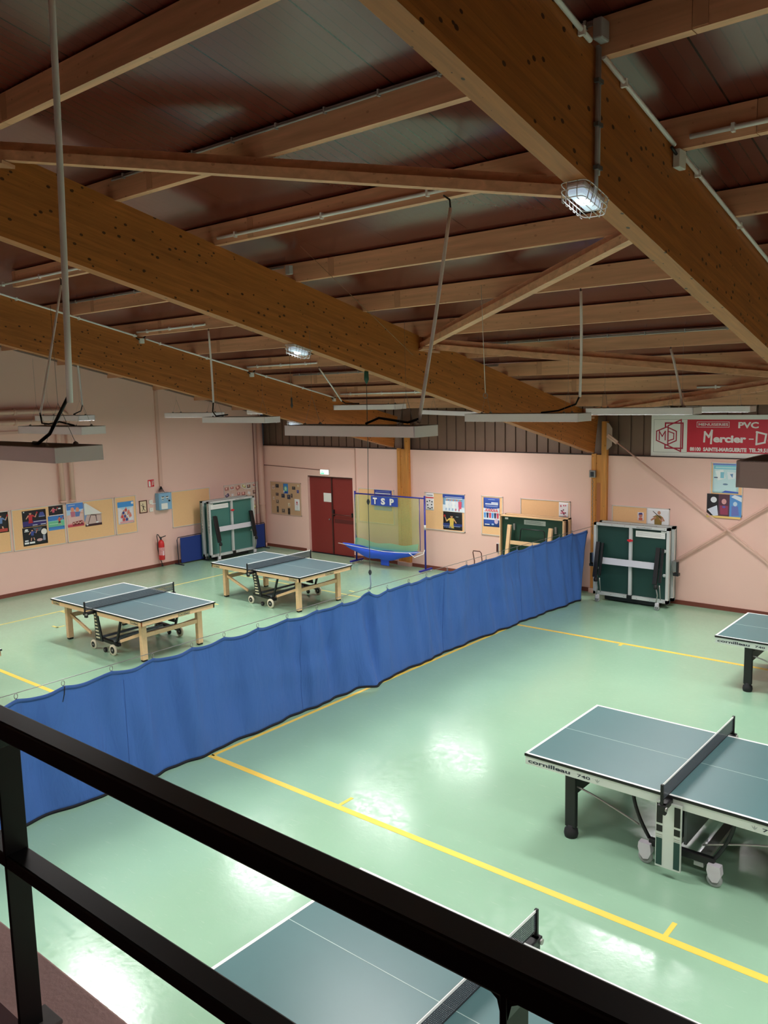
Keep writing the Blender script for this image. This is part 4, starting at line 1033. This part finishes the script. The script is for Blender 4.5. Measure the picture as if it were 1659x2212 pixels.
class Poster:
    """sheet with printed shapes; u right, v up, in metres"""
    def __init__(s, origin, rz, w, h, lab, base, off=.014, name='poster', cat='poster', curl=0, skew=0):
        s.t = thing(name, lab, cat, origin, rz); s.w, s.h = w, h; s.k = 1; s.off = off; s.mb = MB(); s.curl = curl
        m = flat(base)
        n = 8
        s.sheet = MB().grid(lambda u, v: (w*u, -off-.0004-curl*((1-v)**3)*(.5+.5*math.cos(u*PI)), h*v), n, n, m, True)
        s.sheet.build('sheet', m, s.t, 0, .0012)
    def y(s): s.k += 1; return -s.off-.002-.0004*s.k-s.curl
    def poly(s, pts, c):
        y = s.y(); s.mb.add([(u*s.w, y, v*s.h) for u, v in pts], [tuple(range(len(pts)))], flat(c)); return s
    def rect(s, u0, v0, u1, v1, c): return s.poly([(u0, v0), (u1, v0), (u1, v1), (u0, v1)], c)
    def ell(s, u, v, a, b, c, n=14): return s.poly([(u+a*math.cos(2*PI*i/n), v+b*math.sin(2*PI*i/n)) for i in range(n)], c)
    def text(s, t, u, v, hh, c, width=None, bold=.01):
        add_text(s.mb, t, u*s.w, v*s.h, hh*s.h, flat(c), s.y(), width*s.w if width else None, bold); return s
    def limb(s, a, b, wd, c):
        ax, ay, bx, by = a[0]*s.w, a[1]*s.h, b[0]*s.w, b[1]*s.h; d = math.hypot(bx-ax, by-ay) or 1; nx, ny = -(by-ay)/d*wd*s.w/2, (bx-ax)/d*wd*s.w/2
        y = s.y(); s.mb.add([(ax+nx, y, ay+ny), (ax-nx, y, ay-ny), (bx-nx*.7, y, by-ny*.7), (bx+nx*.7, y, by+ny*.7)], [(0, 1, 2, 3)], flat(c)); return s
    def player(s, u, v, sz, shirt, short=(30, 30, 50), skin=(222, 168, 140), arm=1, hair=(40, 26, 20)):
        """stylised generic sports figure, height sz"""
        a = s.h/s.w
        X = lambda q: u+q*sz*a
        Y = lambda q: v+q*sz
        if v >= 0: s.limb((X(-.05), Y(.42)), (X(-.14), Y(0)), .10*sz*a, skin); s.limb((X(.06), Y(.42)), (X(.18), Y(.02)), .10*sz*a, skin)
        s.poly([(X(-.12), Y(.46)), (X(.12), Y(.46)), (X(.15), Y(.26)), (X(-.16), Y(.26))], short)
        s.poly([(X(-.15), Y(.80)), (X(.15), Y(.80)), (X(.11), Y(.44)), (X(-.11), Y(.44))], shirt)
        s.limb((X(.13*arm), Y(.76)), (X(.34*arm), Y(.62)), .09*sz*a, shirt); s.limb((X(.32*arm), Y(.62)), (X(.42*arm), Y(.84)), .07*sz*a, skin)
        s.limb((X(-.13*arm), Y(.76)), (X(-.3*arm), Y(.55)), .08*sz*a, skin)
        s.ell(X(0), Y(.90), .085*sz*a, .10*sz, skin); s.poly([(X(-.085), Y(.91)), (X(.085), Y(.91)), (X(.06), Y(1.01)), (X(-.06), Y(1.01))], hair)
        s.ell(X(.45*arm), Y(.90), .06*sz*a, .065*sz, (190, 40, 44)); return s
    def done(s):
        if s.mb.v: s.mb.build('print', None, s.t)
def LP(y0, y1, z0, z1, lab, base, **k): return Poster((0, y0, z0), R90, y1-y0, z1-z0, lab, base, **k)
def BPo(x0, x1, z0, z1, lab, base, **k): return Poster((x0, 0, z0), 0, x1-x0, z1-z0, lab, base, **k)
SK = (224, 170, 142); W_ = (244, 244, 244)
p = LP(-8.1, -7.50, 1.46, 1.91, 'dark rounded poster at the left edge of the photo', (34, 32, 34)); p.player(.25, .1, .85, (200, 60, 50)).player(.7, .1, .8, (110, 140, 190)).rect(.5, .05, .95, .2, (190, 70, 60)).done()
p = LP(-7.18, -6.62, 1.50, 1.87, 'dark poster with a red shirted player, upper left on its cork board', (32, 26, 34), curl=.004)
p.rect(0, .05, 1, .36, (62, 50, 120)).player(.33, -.02, .95, (206, 52, 62), (180, 40, 50)).rect(.45, .28, 1, .31, W_).poly([(.68, .62), (.94, .62), (.88, .84), (.74, .84)], (78, 84, 160)).rect(.68, .55, .94, .6, (150, 160, 210)).rect(.04, .9, .09, .97, W_).rect(.4, .06, .6, .12, (200, 200, 220)).rect(.74, .06, .96, .12, (200, 200, 220)).done()
p = LP(-7.20, -6.62, 1.08, 1.49, 'black poster with a white ball shape, lower left on its cork board', (24, 24, 30), curl=.004)
p.poly([(.42, .95), (.8, .95), (.72, .74), (.5, .74)], (92, 98, 110)).player(.38, .25, .65, (60, 80, 160)).ell(.86, .68, .12, .17, (244, 238, 232)).rect(.8, .2, .9, .5, (150, 155, 175)).ell(.66, .25, .12, .08, (214, 170, 170)).rect(.04, .10, .22, .2, W_).rect(.25, .10, .46, .2, W_).rect(.06, .24, .2, .32, (222, 222, 230)).rect(.06, .78, .24, .82, W_).ell(.15, .88, .07, .05, W_).done()
p = LP(-6.55, -6.20, 1.68, 1.91, 'small dark poster with a pink shirted player, upper right on its cork board', (36, 28, 34), curl=.003)
p.player(.32, -.1, 1.0, (222, 92, 120)).rect(.66, .62, .84, .74, W_).rect(0, 0, 1, .08, (240, 230, 230)).done()
p = LP(-6.58, -6.19, 1.35, 1.68, 'blue and green sports poster below the small dark one', (70, 132, 206), curl=.004)
p.rect(0, .24, 1, .62, (116, 200, 160)).rect(0, .62, 1, .66, (150, 220, 220)).rect(0, 0, 1, .12, (74, 144, 214)).player(.7, .3, .62, (214, 96, 70)).rect(.05, .42, .6, .46, (200, 240, 210)).done()
p = LP(-6.11, -5.69, 1.36, 1.92, 'poster of two fair figures under a blue sky on the wide cork board', (236, 196, 190), curl=.004)
p.rect(0, .72, 1, 1, (84, 140, 222)).poly([(0, .72), (1, .72), (.8, .6), (0, .5)], (186, 214, 240)).rect(0, 0, 1, .1, (214, 80, 96)).poly([(0, .1), (1, .1), (1, .2), (0, .14)], (236, 150, 150)).ell(.34, .72, .11, .11, (238, 160, 130)).ell(.64, .70, .11, .11, (238, 160, 130)).poly([(.2, .64), (.5, .64), (.46, .42), (.24, .42)], (206, 120, 140)).poly([(.5, .62), (.82, .62), (.74, .42), (.5, .42)], (104, 130, 190)).poly([(.3, .2), (.9, .24), (.96, .06), (.3, .04)], (140, 40, 50)).limb((.8, .56), (1.0, .54), .05, SK)
for i in range(6): p.ell(.36+.1*i, .14+.03*(i % 2), .04, .035, (230, 190, 170))
p.rect(.08, .9, .5, .92, W_).done()
# the half fallen poster: sheet plus curled white back
p = LP(-5.66, -5.22, 1.32, 1.62, 'half fallen poster with its white back curling over on the wide cork board', (214, 184, 178), curl=.003)
p.rect(0, 0, 1, .18, (66, 34, 40)).limb((.35, .85), (.15, .12), .04, (90, 60, 70)).limb((.35, .9), (.7, .8), .04, (90, 60, 70)).limb((.65, .85), (.7, .3), .05, (90, 60, 70)).ell(.72, .26, .08, .06, W_).ell(.12, .14, .06, .05, W_)
hx = MB(); hx.add([(.0, -.02, .28), (.0, -.018, .56), (.05, -.02, .56), (.44, -.06, .28), (.22, -.10, .29)], [(0, 4, 3, 2, 1)], WHITE); hx.add([(-.02, -.017, .1), (-.02, -.017, .56), (.06, -.018, .56), (.06, -.018, .28)], [(0, 3, 2, 1)], flat((140, 160, 200)))
hx.build('curled_back', WHITE, p.t, 0, .0015); p.done()
p = LP(-4.77, -4.32, 1.25, 1.80, 'bright poster with a pyramid of players in blue, white and red', (238, 232, 238), curl=.004)
p.rect(0, .76, 1, 1, (70, 150, 222)).poly([(0, .76), (1, .76), (.7, .66), (.3, .66)], (190, 222, 244)).rect(.1, .03, .95, .12, (232, 170, 170))
cl_ = [(214, 70, 80), (50, 70, 150), (240, 240, 244), (232, 130, 110)]
for i, (u, v) in enumerate([(.5, .62), (.34, .5), (.5, .48), (.66, .5), (.25, .34), (.42, .34), (.58, .33), (.75, .36), (.34, .2), (.52, .2), (.7, .2)]):
    p.poly([(u-.08, v-.07), (u+.08, v-.06), (u+.06, v+.06), (u-.06, v+.06)], cl_[i % 4]); p.ell(u+.01, v+.09, .04, .035, (216, 150, 120)); p.limb((u-.07, v+.04), (u-.13, v-.04), .035, SK)
p.ell(.9, .92, .08, .06, W_).done()
# framed picture, switches, control box, sign
fp = thing('framed_picture', 'small framed picture of a dark figure on cream, left of the light switches', 'picture', (0, -4.15, 1.45), R90)
f = MB()
for (a, b, c, d) in ((0, .23, 0, .022), (0, .23, .298, .32), (0, .022, 0, .32), (.208, .23, 0, .32)): f.box(a, b, -.02, 0, c, d)
f.build('frame', mat('brown_frame', (104, 58, 44), .5), fp)
pc = MB().box(.02, .21, -.008, 0, .02, .30, mat('cream_card', (238, 214, 178), .7))
for a, b, wd in (((.11, .19), (.12, .11), .03), ((.12, .11), (.08, .05), .014), ((.12, .11), (.17, .05), .014), ((.11, .18), (.05, .2), .012), ((.12, .17), (.18, .14), .012)):
    pc.bar((a[0], -.009, a[1]), (b[0], -.009, b[1]), .003, wd, mat('ink_dark', (50, 30, 30), .7), upv=(0, 1, 0)) if False else pc.tube([(a[0], -.009, a[1]), (b[0], -.009, b[1])], wd*.45, mat('ink_dark', (50, 30, 30), .7), 6)
pc.cyl((.11, -.009, .225), .014, .003, 'y', mat('ink_dark', (50, 30, 30), .7), 10); pc.build('picture_card', None, fp)
for z, lab in ((1.66, 'upper white switch box beside the framed picture'), (1.46, 'lower white switch box beside the framed picture')):
    s = thing('switch_box', lab, 'switch', (0, -3.86, z), R90, 'white switch boxes')
    MB().box(0, .10, -.035, 0, 0, .10, None, .008).build('plate', mat('switch_white', (246, 238, 228), .4), s); MB().box(.03, .07, -.04, -.035, .03, .07, None, .003).build('rocker', mat('switch_rocker', (232, 222, 212), .4), s)
    if z > 1.6: MB().box(.07, .20, -.02, 0, -.02, .0, None).build('cable_cover', PVC, s)
bx = thing('control_box', 'light blue electrical control box with dials on the left wall', 'control box', (0, -3.66, 1.48), R90)
BLB = mat('light_blue_box', (126, 172, 204), .4)
MB().box(0, .38, -.16, 0, 0, .43, None, .008).build('casing', BLB, bx)
MB().box(.03, .36, -.165, -.16, .01, .42, None, .004).build('cover', mat('light_blue_cover', (138, 182, 214), .35), bx)
MB().box(.06, .25, -.169, -.165, .02, .17).build('notice', WHITE, bx)
for x in (.07, .20):
    MB().box(x, x+.09, -.169, -.165, .30, .345, WHITE).box(x+.01, x+.08, -.172, -.169, .325, .345, BLACK).box(x+.02, x+.06, -.169, -.165, .25, .285, WHITE).build('gauge', None, bx)
    MB().cyl((x+.04, -.172, .275), .012, .015, 'y', BLACK, 10).build('switch_knob', BLACK, bx)
MB().cyl((.30, -.175, .225), .022, .03, 'y', BLACK, 12).build('dial', BLACK, bx)
cc = MB()
for i in range(5): cc.tube([(.06+i*.045, -.08, .43), (.08+i*.03, -.07, .50), (.17, -.04, .60)], .008, BLACK, 6)
cc.build('cables', BLACK, bx); cc = MB()
for i in range(5): cc.cyl((.06+i*.045, -.08, .44), .014, .03, 'z', mat('gland_white', (220, 216, 210), .5), 8)
cc.build('cable_glands', None, bx)
sg = thing('extinguisher_sign', 'red square fire extinguisher sign on the left wall above the picture', 'sign', (0, -3.86, 2.08), R90)
sm = MB().box(0, .2, -.004, 0, 0, .2, WHITE).box(.006, .194, -.006, -.004, .006, .194, mat('sign_red', (220, 44, 54), .4))
sm.box(.03, .085, -.008, -.006, .02, .13, WHITE).prism([(.03, .13), (.085, .13), (.07, .155), (.045, .155)], -.008, -.006, WHITE).prism([(.02, .15), (.05, .17), (.05, .155)], -.008, -.006, WHITE)
for i in range(5): sm.tube([(.115, -.008, .03+.03*i), (.14+.01*i, -.008, .06+.025*i), (.18, -.008, .06+.02*i)], .005, WHITE, 5)
sm.build('face', None, sg)
# extinguisher
fe = thing('fire_extinguisher', 'red fire extinguisher with black hose hanging low on the left wall', 'fire extinguisher', (.14, -3.66, .20))
RED = mat('extinguisher_red', (214, 42, 44), .3, coat=.3)
MB().lathe([(.001, 0), (.07, .0), (.078, .02), (.078, .42), (.07, .47), (.04, .51), (.028, .52), (.001, .52)], (0, 0, 0), RED, 24).build('cylinder', RED, fe)
MB().lathe([(.0785, .13), (.0785, .33)], (0, 0, 0), None, 24).build('white_label_band', mat('label_redwhite', (232, 150, 150), .5, noise=.5, nscale=40), fe)
MB().lathe([(.0795, .12), (.0795, .24)], (0, 0, 0), mat('label_paper', (240, 214, 220), .5), 24).build('paper_label', None, fe).scale = (1, .75, 1)
MB().cyl((0, 0, .545), .022, .06, 'z', BLACK, 12).bar((0, 0, .575), (.03, .13, .61), .02, .018, BLACK).bar((0, 0, .59), (.02, -.05, .60), .02, .018, BLACK).build('valve', BLACK, fe)
MB().tube([(0, -.02, .56), (0, -.07, .66), (0, -.10, .68), (0, -.115, .62), (0, -.10, .5), (-.03, -.09, .3), (-.04, -.05, .05), (-.03, .0, -.05), (-.03, .02, -.14)], .011, None, 8).build('hose', BLACK, fe)
MB().lathe([(.001, -.03), (.03, -.025), (.02, .02), (.001, .03)], (-.03, .02, -.15), BLACK, 10).build('nozzle', BLACK, fe)
MB().box(-.14, -.07, -.02, .02, .3, .34, TIN).build('wall_bracket', TIN, fe)

# corner collage board: many small prints (left wall) and brown board
rnd = random.Random(7)
pal = [(206, 186, 120), (190, 120, 110), (150, 150, 190), (236, 226, 214), (120, 90, 80), (220, 190, 190), (90, 80, 100), (240, 240, 236), (200, 150, 90)]
def pin(origin, rz, w, h, lab, c, inner=None, rot=0, grp=None, nm='pinned_picture', cat='picture', off=.014):
    t = thing(nm, lab, cat, origin, rz, grp); Mx = Matrix.Rotation(rot, 4, 'Y')
    MB().box(-w/2, w/2, -off-.002, -off, -h/2, h/2, flat(c), 0, Mx).build('sheet', None, t)
    if inner: MB().box(-w*.38, w*.38, -off-.003, -off-.002, -h*.3, h*.34, flat(inner), 0, Mx).box(-w*.2, w*.12, -off-.004, -off-.003, -h*.1, h*.3, flat(tuple(min(255, int(x*1.5+30)) for x in inner)), 0, Mx).build('print', None, t)
    return t
k = 0
for r in range(4):
    for c in range(6):
        y = -1.33+c*.2+rnd.uniform(-.02, .02); z = 1.80-r*.20+rnd.uniform(-.02, .02)
        if r == 3 and c < 4: continue
        rot = rnd.choice([0, 0, 0, .5, -.5]); cc_ = rnd.choice(pal)
        pin((0, y, z), R90, rnd.uniform(.13, .19), rnd.uniform(.11, .17), 'small print on the corner collage board, %s row from top, %s from left' % (ORD[r], ORD[c]), rnd.choice([(240, 236, 230), (236, 210, 200), (226, 190, 170)]), cc_, rot, 'prints on the collage board')
for i, (x, z, w, h, c, lab) in enumerate([(.47, 1.73, .11, .10, (226, 196, 180), 'pale triangle sticker at the upper left of the brown board'), (.63, 1.78, .13, .10, (70, 60, 64), 'small dark print near the top left of the brown board'),
    (1.30, 1.75, .13, .09, (92, 84, 80), 'dark print near the top right of the brown board'), (1.46, 1.66, .08, .09, (88, 92, 160), 'small bluish sticker at the right of the brown board'),
    (.62, 1.54, .12, .09, (120, 96, 90), 'grey print at the left of the second row on the brown board'), (.86, 1.51, .13, .11, (70, 72, 90), 'dark print left of centre in the second row on the brown board'),
    (1.09, 1.49, .13, .13, (84, 80, 96), 'dark print right of centre in the second row on the brown board'), (1.21, 1.53, .07, .12, (120, 100, 92), 'narrow print in the second row on the brown board'),
    (.62, 1.33, .12, .12, (168, 140, 120), 'light print at the left of the third row on the brown board'), (1.09, 1.27, .08, .09, (236, 220, 190), 'round pale sticker in the middle of the brown board'),
    (.62, 1.11, .08, .18, (90, 80, 74), 'upright dark print at the lower left of the brown board'), (.85, 1.08, .13, .12, (150, 128, 112), 'print in the bottom row left of centre on the brown board'),
    (1.08, 1.08, .09, .18, (66, 52, 50), 'upright black print in the bottom row of the brown board'), (1.48, 1.82, .06, .05, (244, 228, 196), 'tiny white sticker at the top right corner of the brown board'), (.47, 1.42, .06, .08, (236, 214, 196), 'tiny pale sticker at the left edge of the brown board')]):
    pin((x, 0, z), 0, w, h, lab, c, tuple(int(q*.6) for q in c), 0, 'small prints on the brown board')
p = BPo(.88, 1.07, 1.58, 1.86, 'blue card with a green hill on the brown board', (60, 130, 200)); p.ell(.5, .45, .38, .3, (120, 190, 160)).ell(.5, .5, .2, .18, (190, 220, 200)).rect(.25, .06, .9, .22, (40, 70, 160)).ell(.14, .2, .1, .12, W_).done()
p = BPo(1.32, 1.52, 1.12, 1.45, 'white notice with red triangle on the brown board', (240, 238, 240), off=.02); p.poly([(.3, .62), (.68, .62), (.49, .84)], (186, 32, 48)).rect(.28, .5, .72, .55, (170, 60, 70))
for i in range(5): p.rect(.35, .14+i*.06, .68, .155+i*.06, (170, 170, 176))
p.done()
# back wall posters
p = BPo(4.25, 4.83, 1.35, 1.89, 'blue poster behind the lettered net banner', (44, 62, 160), curl=.004); p.rect(.06, .78, .94, .82, W_).rect(.1, .88, .9, .9, (150, 160, 220)).poly([(0, 0), (1, 0), (1, .7), (0, .6)], (90, 150, 214)).ell(.6, .55, .2, .12, (200, 220, 240)).done()
p = BPo(5.90, 6.14, 1.46, 1.88, 'narrow white leaflet with a red band beside the catch net', (240, 236, 238)); p.rect(0, .70, 1, .77, (214, 50, 70)).rect(.15, .86, .9, .9, (120, 120, 130))
for (u, v) in ((.2, .5), (.5, .55), (.8, .5), (.25, .3), (.75, .34), (.3, .14), (.55, .1), (.8, .16)): p.ell(u, v, .09, .04, (50, 48, 56))
p.done()
p = BPo(6.42, 7.05, 1.47, 1.88, 'blue and white team poster above the black one', (150, 196, 232), curl=.012)
p.rect(0, .80, 1, 1, (46, 74, 160)).rect(.1, .84, .9, .87, (210, 220, 244)).rect(.16, .74, .9, .79, (230, 238, 250)).poly([(0, 0), (1, 0), (1, .28), (0, .4)], (232, 240, 248))
for i, c in enumerate([(244, 246, 250), (236, 240, 248), (248, 248, 250), (232, 236, 246), (226, 90, 120)]): 
    u = .2+.15*i; p.poly([(u-.08, .62), (u+.08, .62), (u+.06, .2), (u-.06, .2)], c); p.ell(u, .68, .035, .05, (214, 150, 130)); p.limb((u-.04, .2), (u-.05, .06), .05, (210, 80, 110) if i > 2 else (150, 180, 220))
p.done()
p = BPo(6.42, 6.97, 1.03, 1.46, 'black poster of a yellow shirted player with raised arm', (26, 26, 32), curl=.008); p.rect(0, .22, 1, .36, (40, 56, 120)).rect(0, .2, .9, .22, (170, 190, 230)).player(.46, -.18, 1.05, (226, 190, 90), (210, 180, 90), (206, 150, 110), -1).rect(.68, .74, .82, .77, (180, 180, 180))
for i in range(4): p.ell(.1+.1*i, .14, .04, .04, (90, 110, 170))
p.done()
p = BPo(7.57, 8.0, 1.20, 1.87, 'blue poster with rows of players on the narrow cork board', (52, 84, 170), curl=.004)
p.rect(.3, .93, .72, .95, (160, 180, 230)).rect(.12, .76, .92, .80, (226, 232, 248)).rect(.5, .81, .92, .85, (226, 232, 248)).rect(.14, .70, .9, .72, (180, 196, 236)).poly([(0, .24), (1, .24), (1, .66), (.5, .60), (0, .64)], (226, 232, 244))
for i in range(6): u = .1+.16*i; c = [(80, 150, 220), (30, 40, 80), (214, 70, 90)][i % 3]; p.poly([(u-.07, .48), (u+.07, .48), (u+.05, .3), (u-.05, .3)], c); p.ell(u, .53, .035, .025, (216, 160, 130))
for i in range(5): u = .2+.16*i; p.poly([(u-.06, .60), (u+.06, .60), (u+.05, .53), (u-.05, .53)], (230, 120, 130)); p.ell(u, .62, .03, .022, (216, 160, 130))
p.rect(.1, .06, .4, .09, W_).ell(.6, .09, .08, .03, (160, 190, 230)).ell(.82, .2, .12, .09, (214, 190, 214)).done()
p = BPo(9.50, 9.73, 1.56, 1.88, 'white leaflet with small red drawings above the folded wooden table', (244, 240, 242)); 
for i in range(14): p.ell(.2+.6*rnd.random(), .2+.6*rnd.random(), .07, .05, (206, 90, 110) if i % 3 else (120, 70, 80))
p.rect(.5, .08, .8, .12, (220, 110, 110)).done()
p = BPo(11.27, 11.40, 1.62, 1.79, 'small portrait card left of the bat player poster', (240, 230, 236)); p.ell(.5, .62, .3, .26, (200, 130, 110)).poly([(.15, .7), (.85, .75), (.7, .95), (.25, .9)], (60, 60, 130)).rect(.2, .05, .8, .35, (210, 110, 90)).done()
p = BPo(11.46, 11.93, 1.54, 1.89, 'white poster of a person in a gold shirt holding a bat over the shoulder', (246, 246, 248), off=.02)
p.poly([(.34, .5), (.68, .5), (.66, 0), (.36, 0)], (150, 122, 60)).poly([(.26, .5), (.74, .5), (.6, .62), (.42, .62)], (150, 122, 60)).ell(.55, .76, .07, .11, (206, 150, 124)).limb((.42, .5), (.2, .3), .09, (196, 140, 112)).limb((.68, .5), (.78, .3), .08, (196, 140, 112)).limb((.64, .46), (.28, .84), .035, (60, 50, 50)).limb((.7, .28), (.56, .44), .07, (196, 140, 112)).rect(.8, .06, .92, .08, (120, 120, 120)).done()
p = BPo(12.74, 13.22, 2.27, 2.84, 'pale turquoise poster high under the red banner', (206, 236, 242), off=.014)
p.rect(0, .93, 1, 1, (110, 140, 210)).rect(.05, .80, .95, .92, (120, 206, 226)).rect(.1, .83, .9, .88, (190, 230, 236)).poly([(.1, .74), (.4, .78), (.5, .5), (.2, .42)], (240, 248, 250)).poly([(.55, .72), (.9, .7), (.86, .5), (.6, .46)], (232, 244, 250)).rect(.3, .5, .44, .7, (140, 206, 226)).poly([(.66, .64), (.78, .66), (.76, .52)], (110, 150, 200)).rect(.06, .5, .2, .53, (60, 70, 110)).poly([(.36, .02), (1, .02), (1, .06), (.5, .09)], (70, 100, 200)).ell(.5, .3, .1, .03, (120, 150, 180)).done()
p = BPo(12.65, 13.29, 1.82, 2.25, 'wide dark three panel poster overlapping the tall cork board', (60, 40, 60), off=.026, curl=.0)
p.rect(0, 0, .34, 1, (36, 30, 36)).rect(.34, 0, .66, 1, (92, 56, 72)).rect(.66, 0, 1, 1, (90, 150, 214)).rect(0, -.06, .98, .03, (240, 206, 120)).ell(.2, .74, .09, .13, (226, 226, 232)).poly([(.02, .3), (.3, .5), (.34, .05), (.2, .02)], (214, 220, 236)).ell(.5, .68, .07, .12, (216, 160, 160)).poly([(.38, .5), (.62, .5), (.62, .1), (.4, .1)], (150, 60, 90)).ell(.5, .44, .05, .05, (90, 90, 170)).ell(.82, .6, .06, .1, (200, 220, 240)).poly([(.72, .5), (.9, .5), (.94, .1), (.72, .06)], (110, 120, 190)).poly([(.8, 1), (1, .9), (1, .7), (.7, .9)], (226, 234, 246)).done()

# ------------------------------------------------------------------ advertising banner
ab = thing('advertising_banner', 'red and white joinery advertising banner above the back wall', 'banner', (11.49, .08, 2.925))
BW_ = 4.2; BH = .815; RB = mat('banner_red', (206, 36, 58), .5); DR = mat('banner_dark_red', (176, 30, 60), .5)
MB().box(0, BW_, -.02, .0, 0, BH, WHITE).build('panel', mat('banner_white', (240, 232, 230), .5), ab)
y = -.0215
pn = MB(); pn.box(.715, BW_-.05, -.0215, -.02, .10, .73, RB)
LG = mat('thin_grey_line', (90, 80, 84), .5)
for (a, b, c, d) in ((.05, .72, .727, .731), (.05, .72, .088, .092), (.05, .054, .09, .73)): pn.box(a, b, -.0215, -.02, c, d, LG)
pn.build('red_field', None, ab)
lg = MB()
STRN = [0]
def strip(pts, w, m=DR, yy=-.0235):
    for a, b in zip(pts[:-1], pts[1:]):
        STRN[0] += 1; yy -= .00025
        dx, dz = b[0]-a[0], b[1]-a[1]; d = math.hypot(dx, dz); ex, ez = dx/d*w/2, dz/d*w/2; nx, nz = -dz/d*w/2, dx/d*w/2
        lg.add([(a[0]-ex+nx, yy, a[1]-ez+nz), (a[0]-ex-nx, yy, a[1]-ez-nz), (b[0]+ex-nx, yy, b[1]+ez-nz), (b[0]+ex+nx, yy, b[1]+ez+nz)], [(0, 1, 2, 3)], m)
W2_ = mat('banner_white', (240, 232, 230), .5)
strip([(.285, .17), (.285, .66), (.63, .66), (.63, .17), (.285, .17)], .028, DR, -.0222)
strip([(.34, .22), (.595, .11), (.595, .725), (.34, .61), (.34, .22)], .024, DR, -.0224)
hexp = [(.11, .50), (.11, .32), (.315, .23), (.505, .32), (.505, .50), (.315, .585)]
lg.add([(a, -.0228, b) for a, b in hexp], [tuple(range(6))], W2_)
strip(hexp+[hexp[0]], .022, DR, -.0232)
strip([(.165, .33), (.165, .50), (.225, .40), (.285, .50), (.285, .33)], .02, DR); strip([(.34, .50), (.34, .31), (.455, .35), (.455, .46), (.34, .50)], .02, DR)
# words
add_text(lg, 'MENUISERIES', .93, .612, .048, W2_, -.0235, .55, .02)
strip([(.90, .585), (1.50, .585), (1.50, .685), (.90, .685), (.90, .585)], .008, W2_)
add_text(lg, 'PVC', 1.665, .575, .105, W2_, -.0235, .36, .035)
add_text(lg, 'BOIS - ALU', 2.20, .575, .105, W2_, -.0235, 1.1, .035) if False else None
lg.box(2.19, 2.22, -.0235, -.022, .575, .685, W2_)
# hand drawn M, then letters
strip([(1.045, .31), (1.055, .49), (1.13, .40), (1.185, .52), (1.175, .28)], .035, W2_)
add_text(lg, 'ercier', 1.215, .305, .13, W2_, -.0235, .60, .045)
lg.box(1.86, 1.945, -.0235, -.022, .36, .378, W2_)
strip([(1.995, .50), (2.16, .46), (2.14, .31), (1.995, .275), (2.0, .50)], .032, W2_)
add_text(lg, 'o', 2.19, .305, .13, W2_, -.0235, None, .03)
add_text(lg, '88100  SAINTE-MARGUERITE  TEL.29.51', .775, .13, .066, W2_, -.0235, 1.42, .05)
lg.build('lettering', None, ab)

# ------------------------------------------------------------------ gallery railing
rl = thing('gallery_railing', 'black steel railing of the gallery across the foreground', 'railing', (16.0, -15.188, 2.536))
X0, X1 = -3.2, 4.5
MB().box(X0, X1, -.032, .032, .862, .914, None, .006).build('top_rail', BLACKM, rl)
MB().box(X0, X1, -.03, .03, .495, .534, None, .005).build('lower_rail', BLACKM, rl)
for x in (-1.45, -.075, 1.455, 2.9):
    tl = (.036, .010) if x < -.5 else (.022, .016); x0_ = x
    Sh = Matrix(((1, 0, (tl[0]-tl[1])/.87, 0), (0, 1, 0, 0), (0, 0, 1, 0), (0, 0, 0, 1))); x = x0_+tl[0]
    pm = MB().box(x0_+tl[1]-.006, x0_+tl[1]+.006, -.032, .032, 0.0, .87, None, .002, Sh)
    for s in (-1, 1): pm.prism([(x, .87), (x+s*.035, .87), (x+s*.012, .855), (x+s*.006, .83), (x, .83)], -.028, .028)
    po = pm.build('post', BLACKM, rl)
    x = x0_+.01
    MB().box(x-.05, x+.05, -.012, .07, 0.0, .012, None, .003).build('foot_plate', mat('worn_grey_plate', (112, 108, 106), .6, noise=.3, nscale=20), rl)
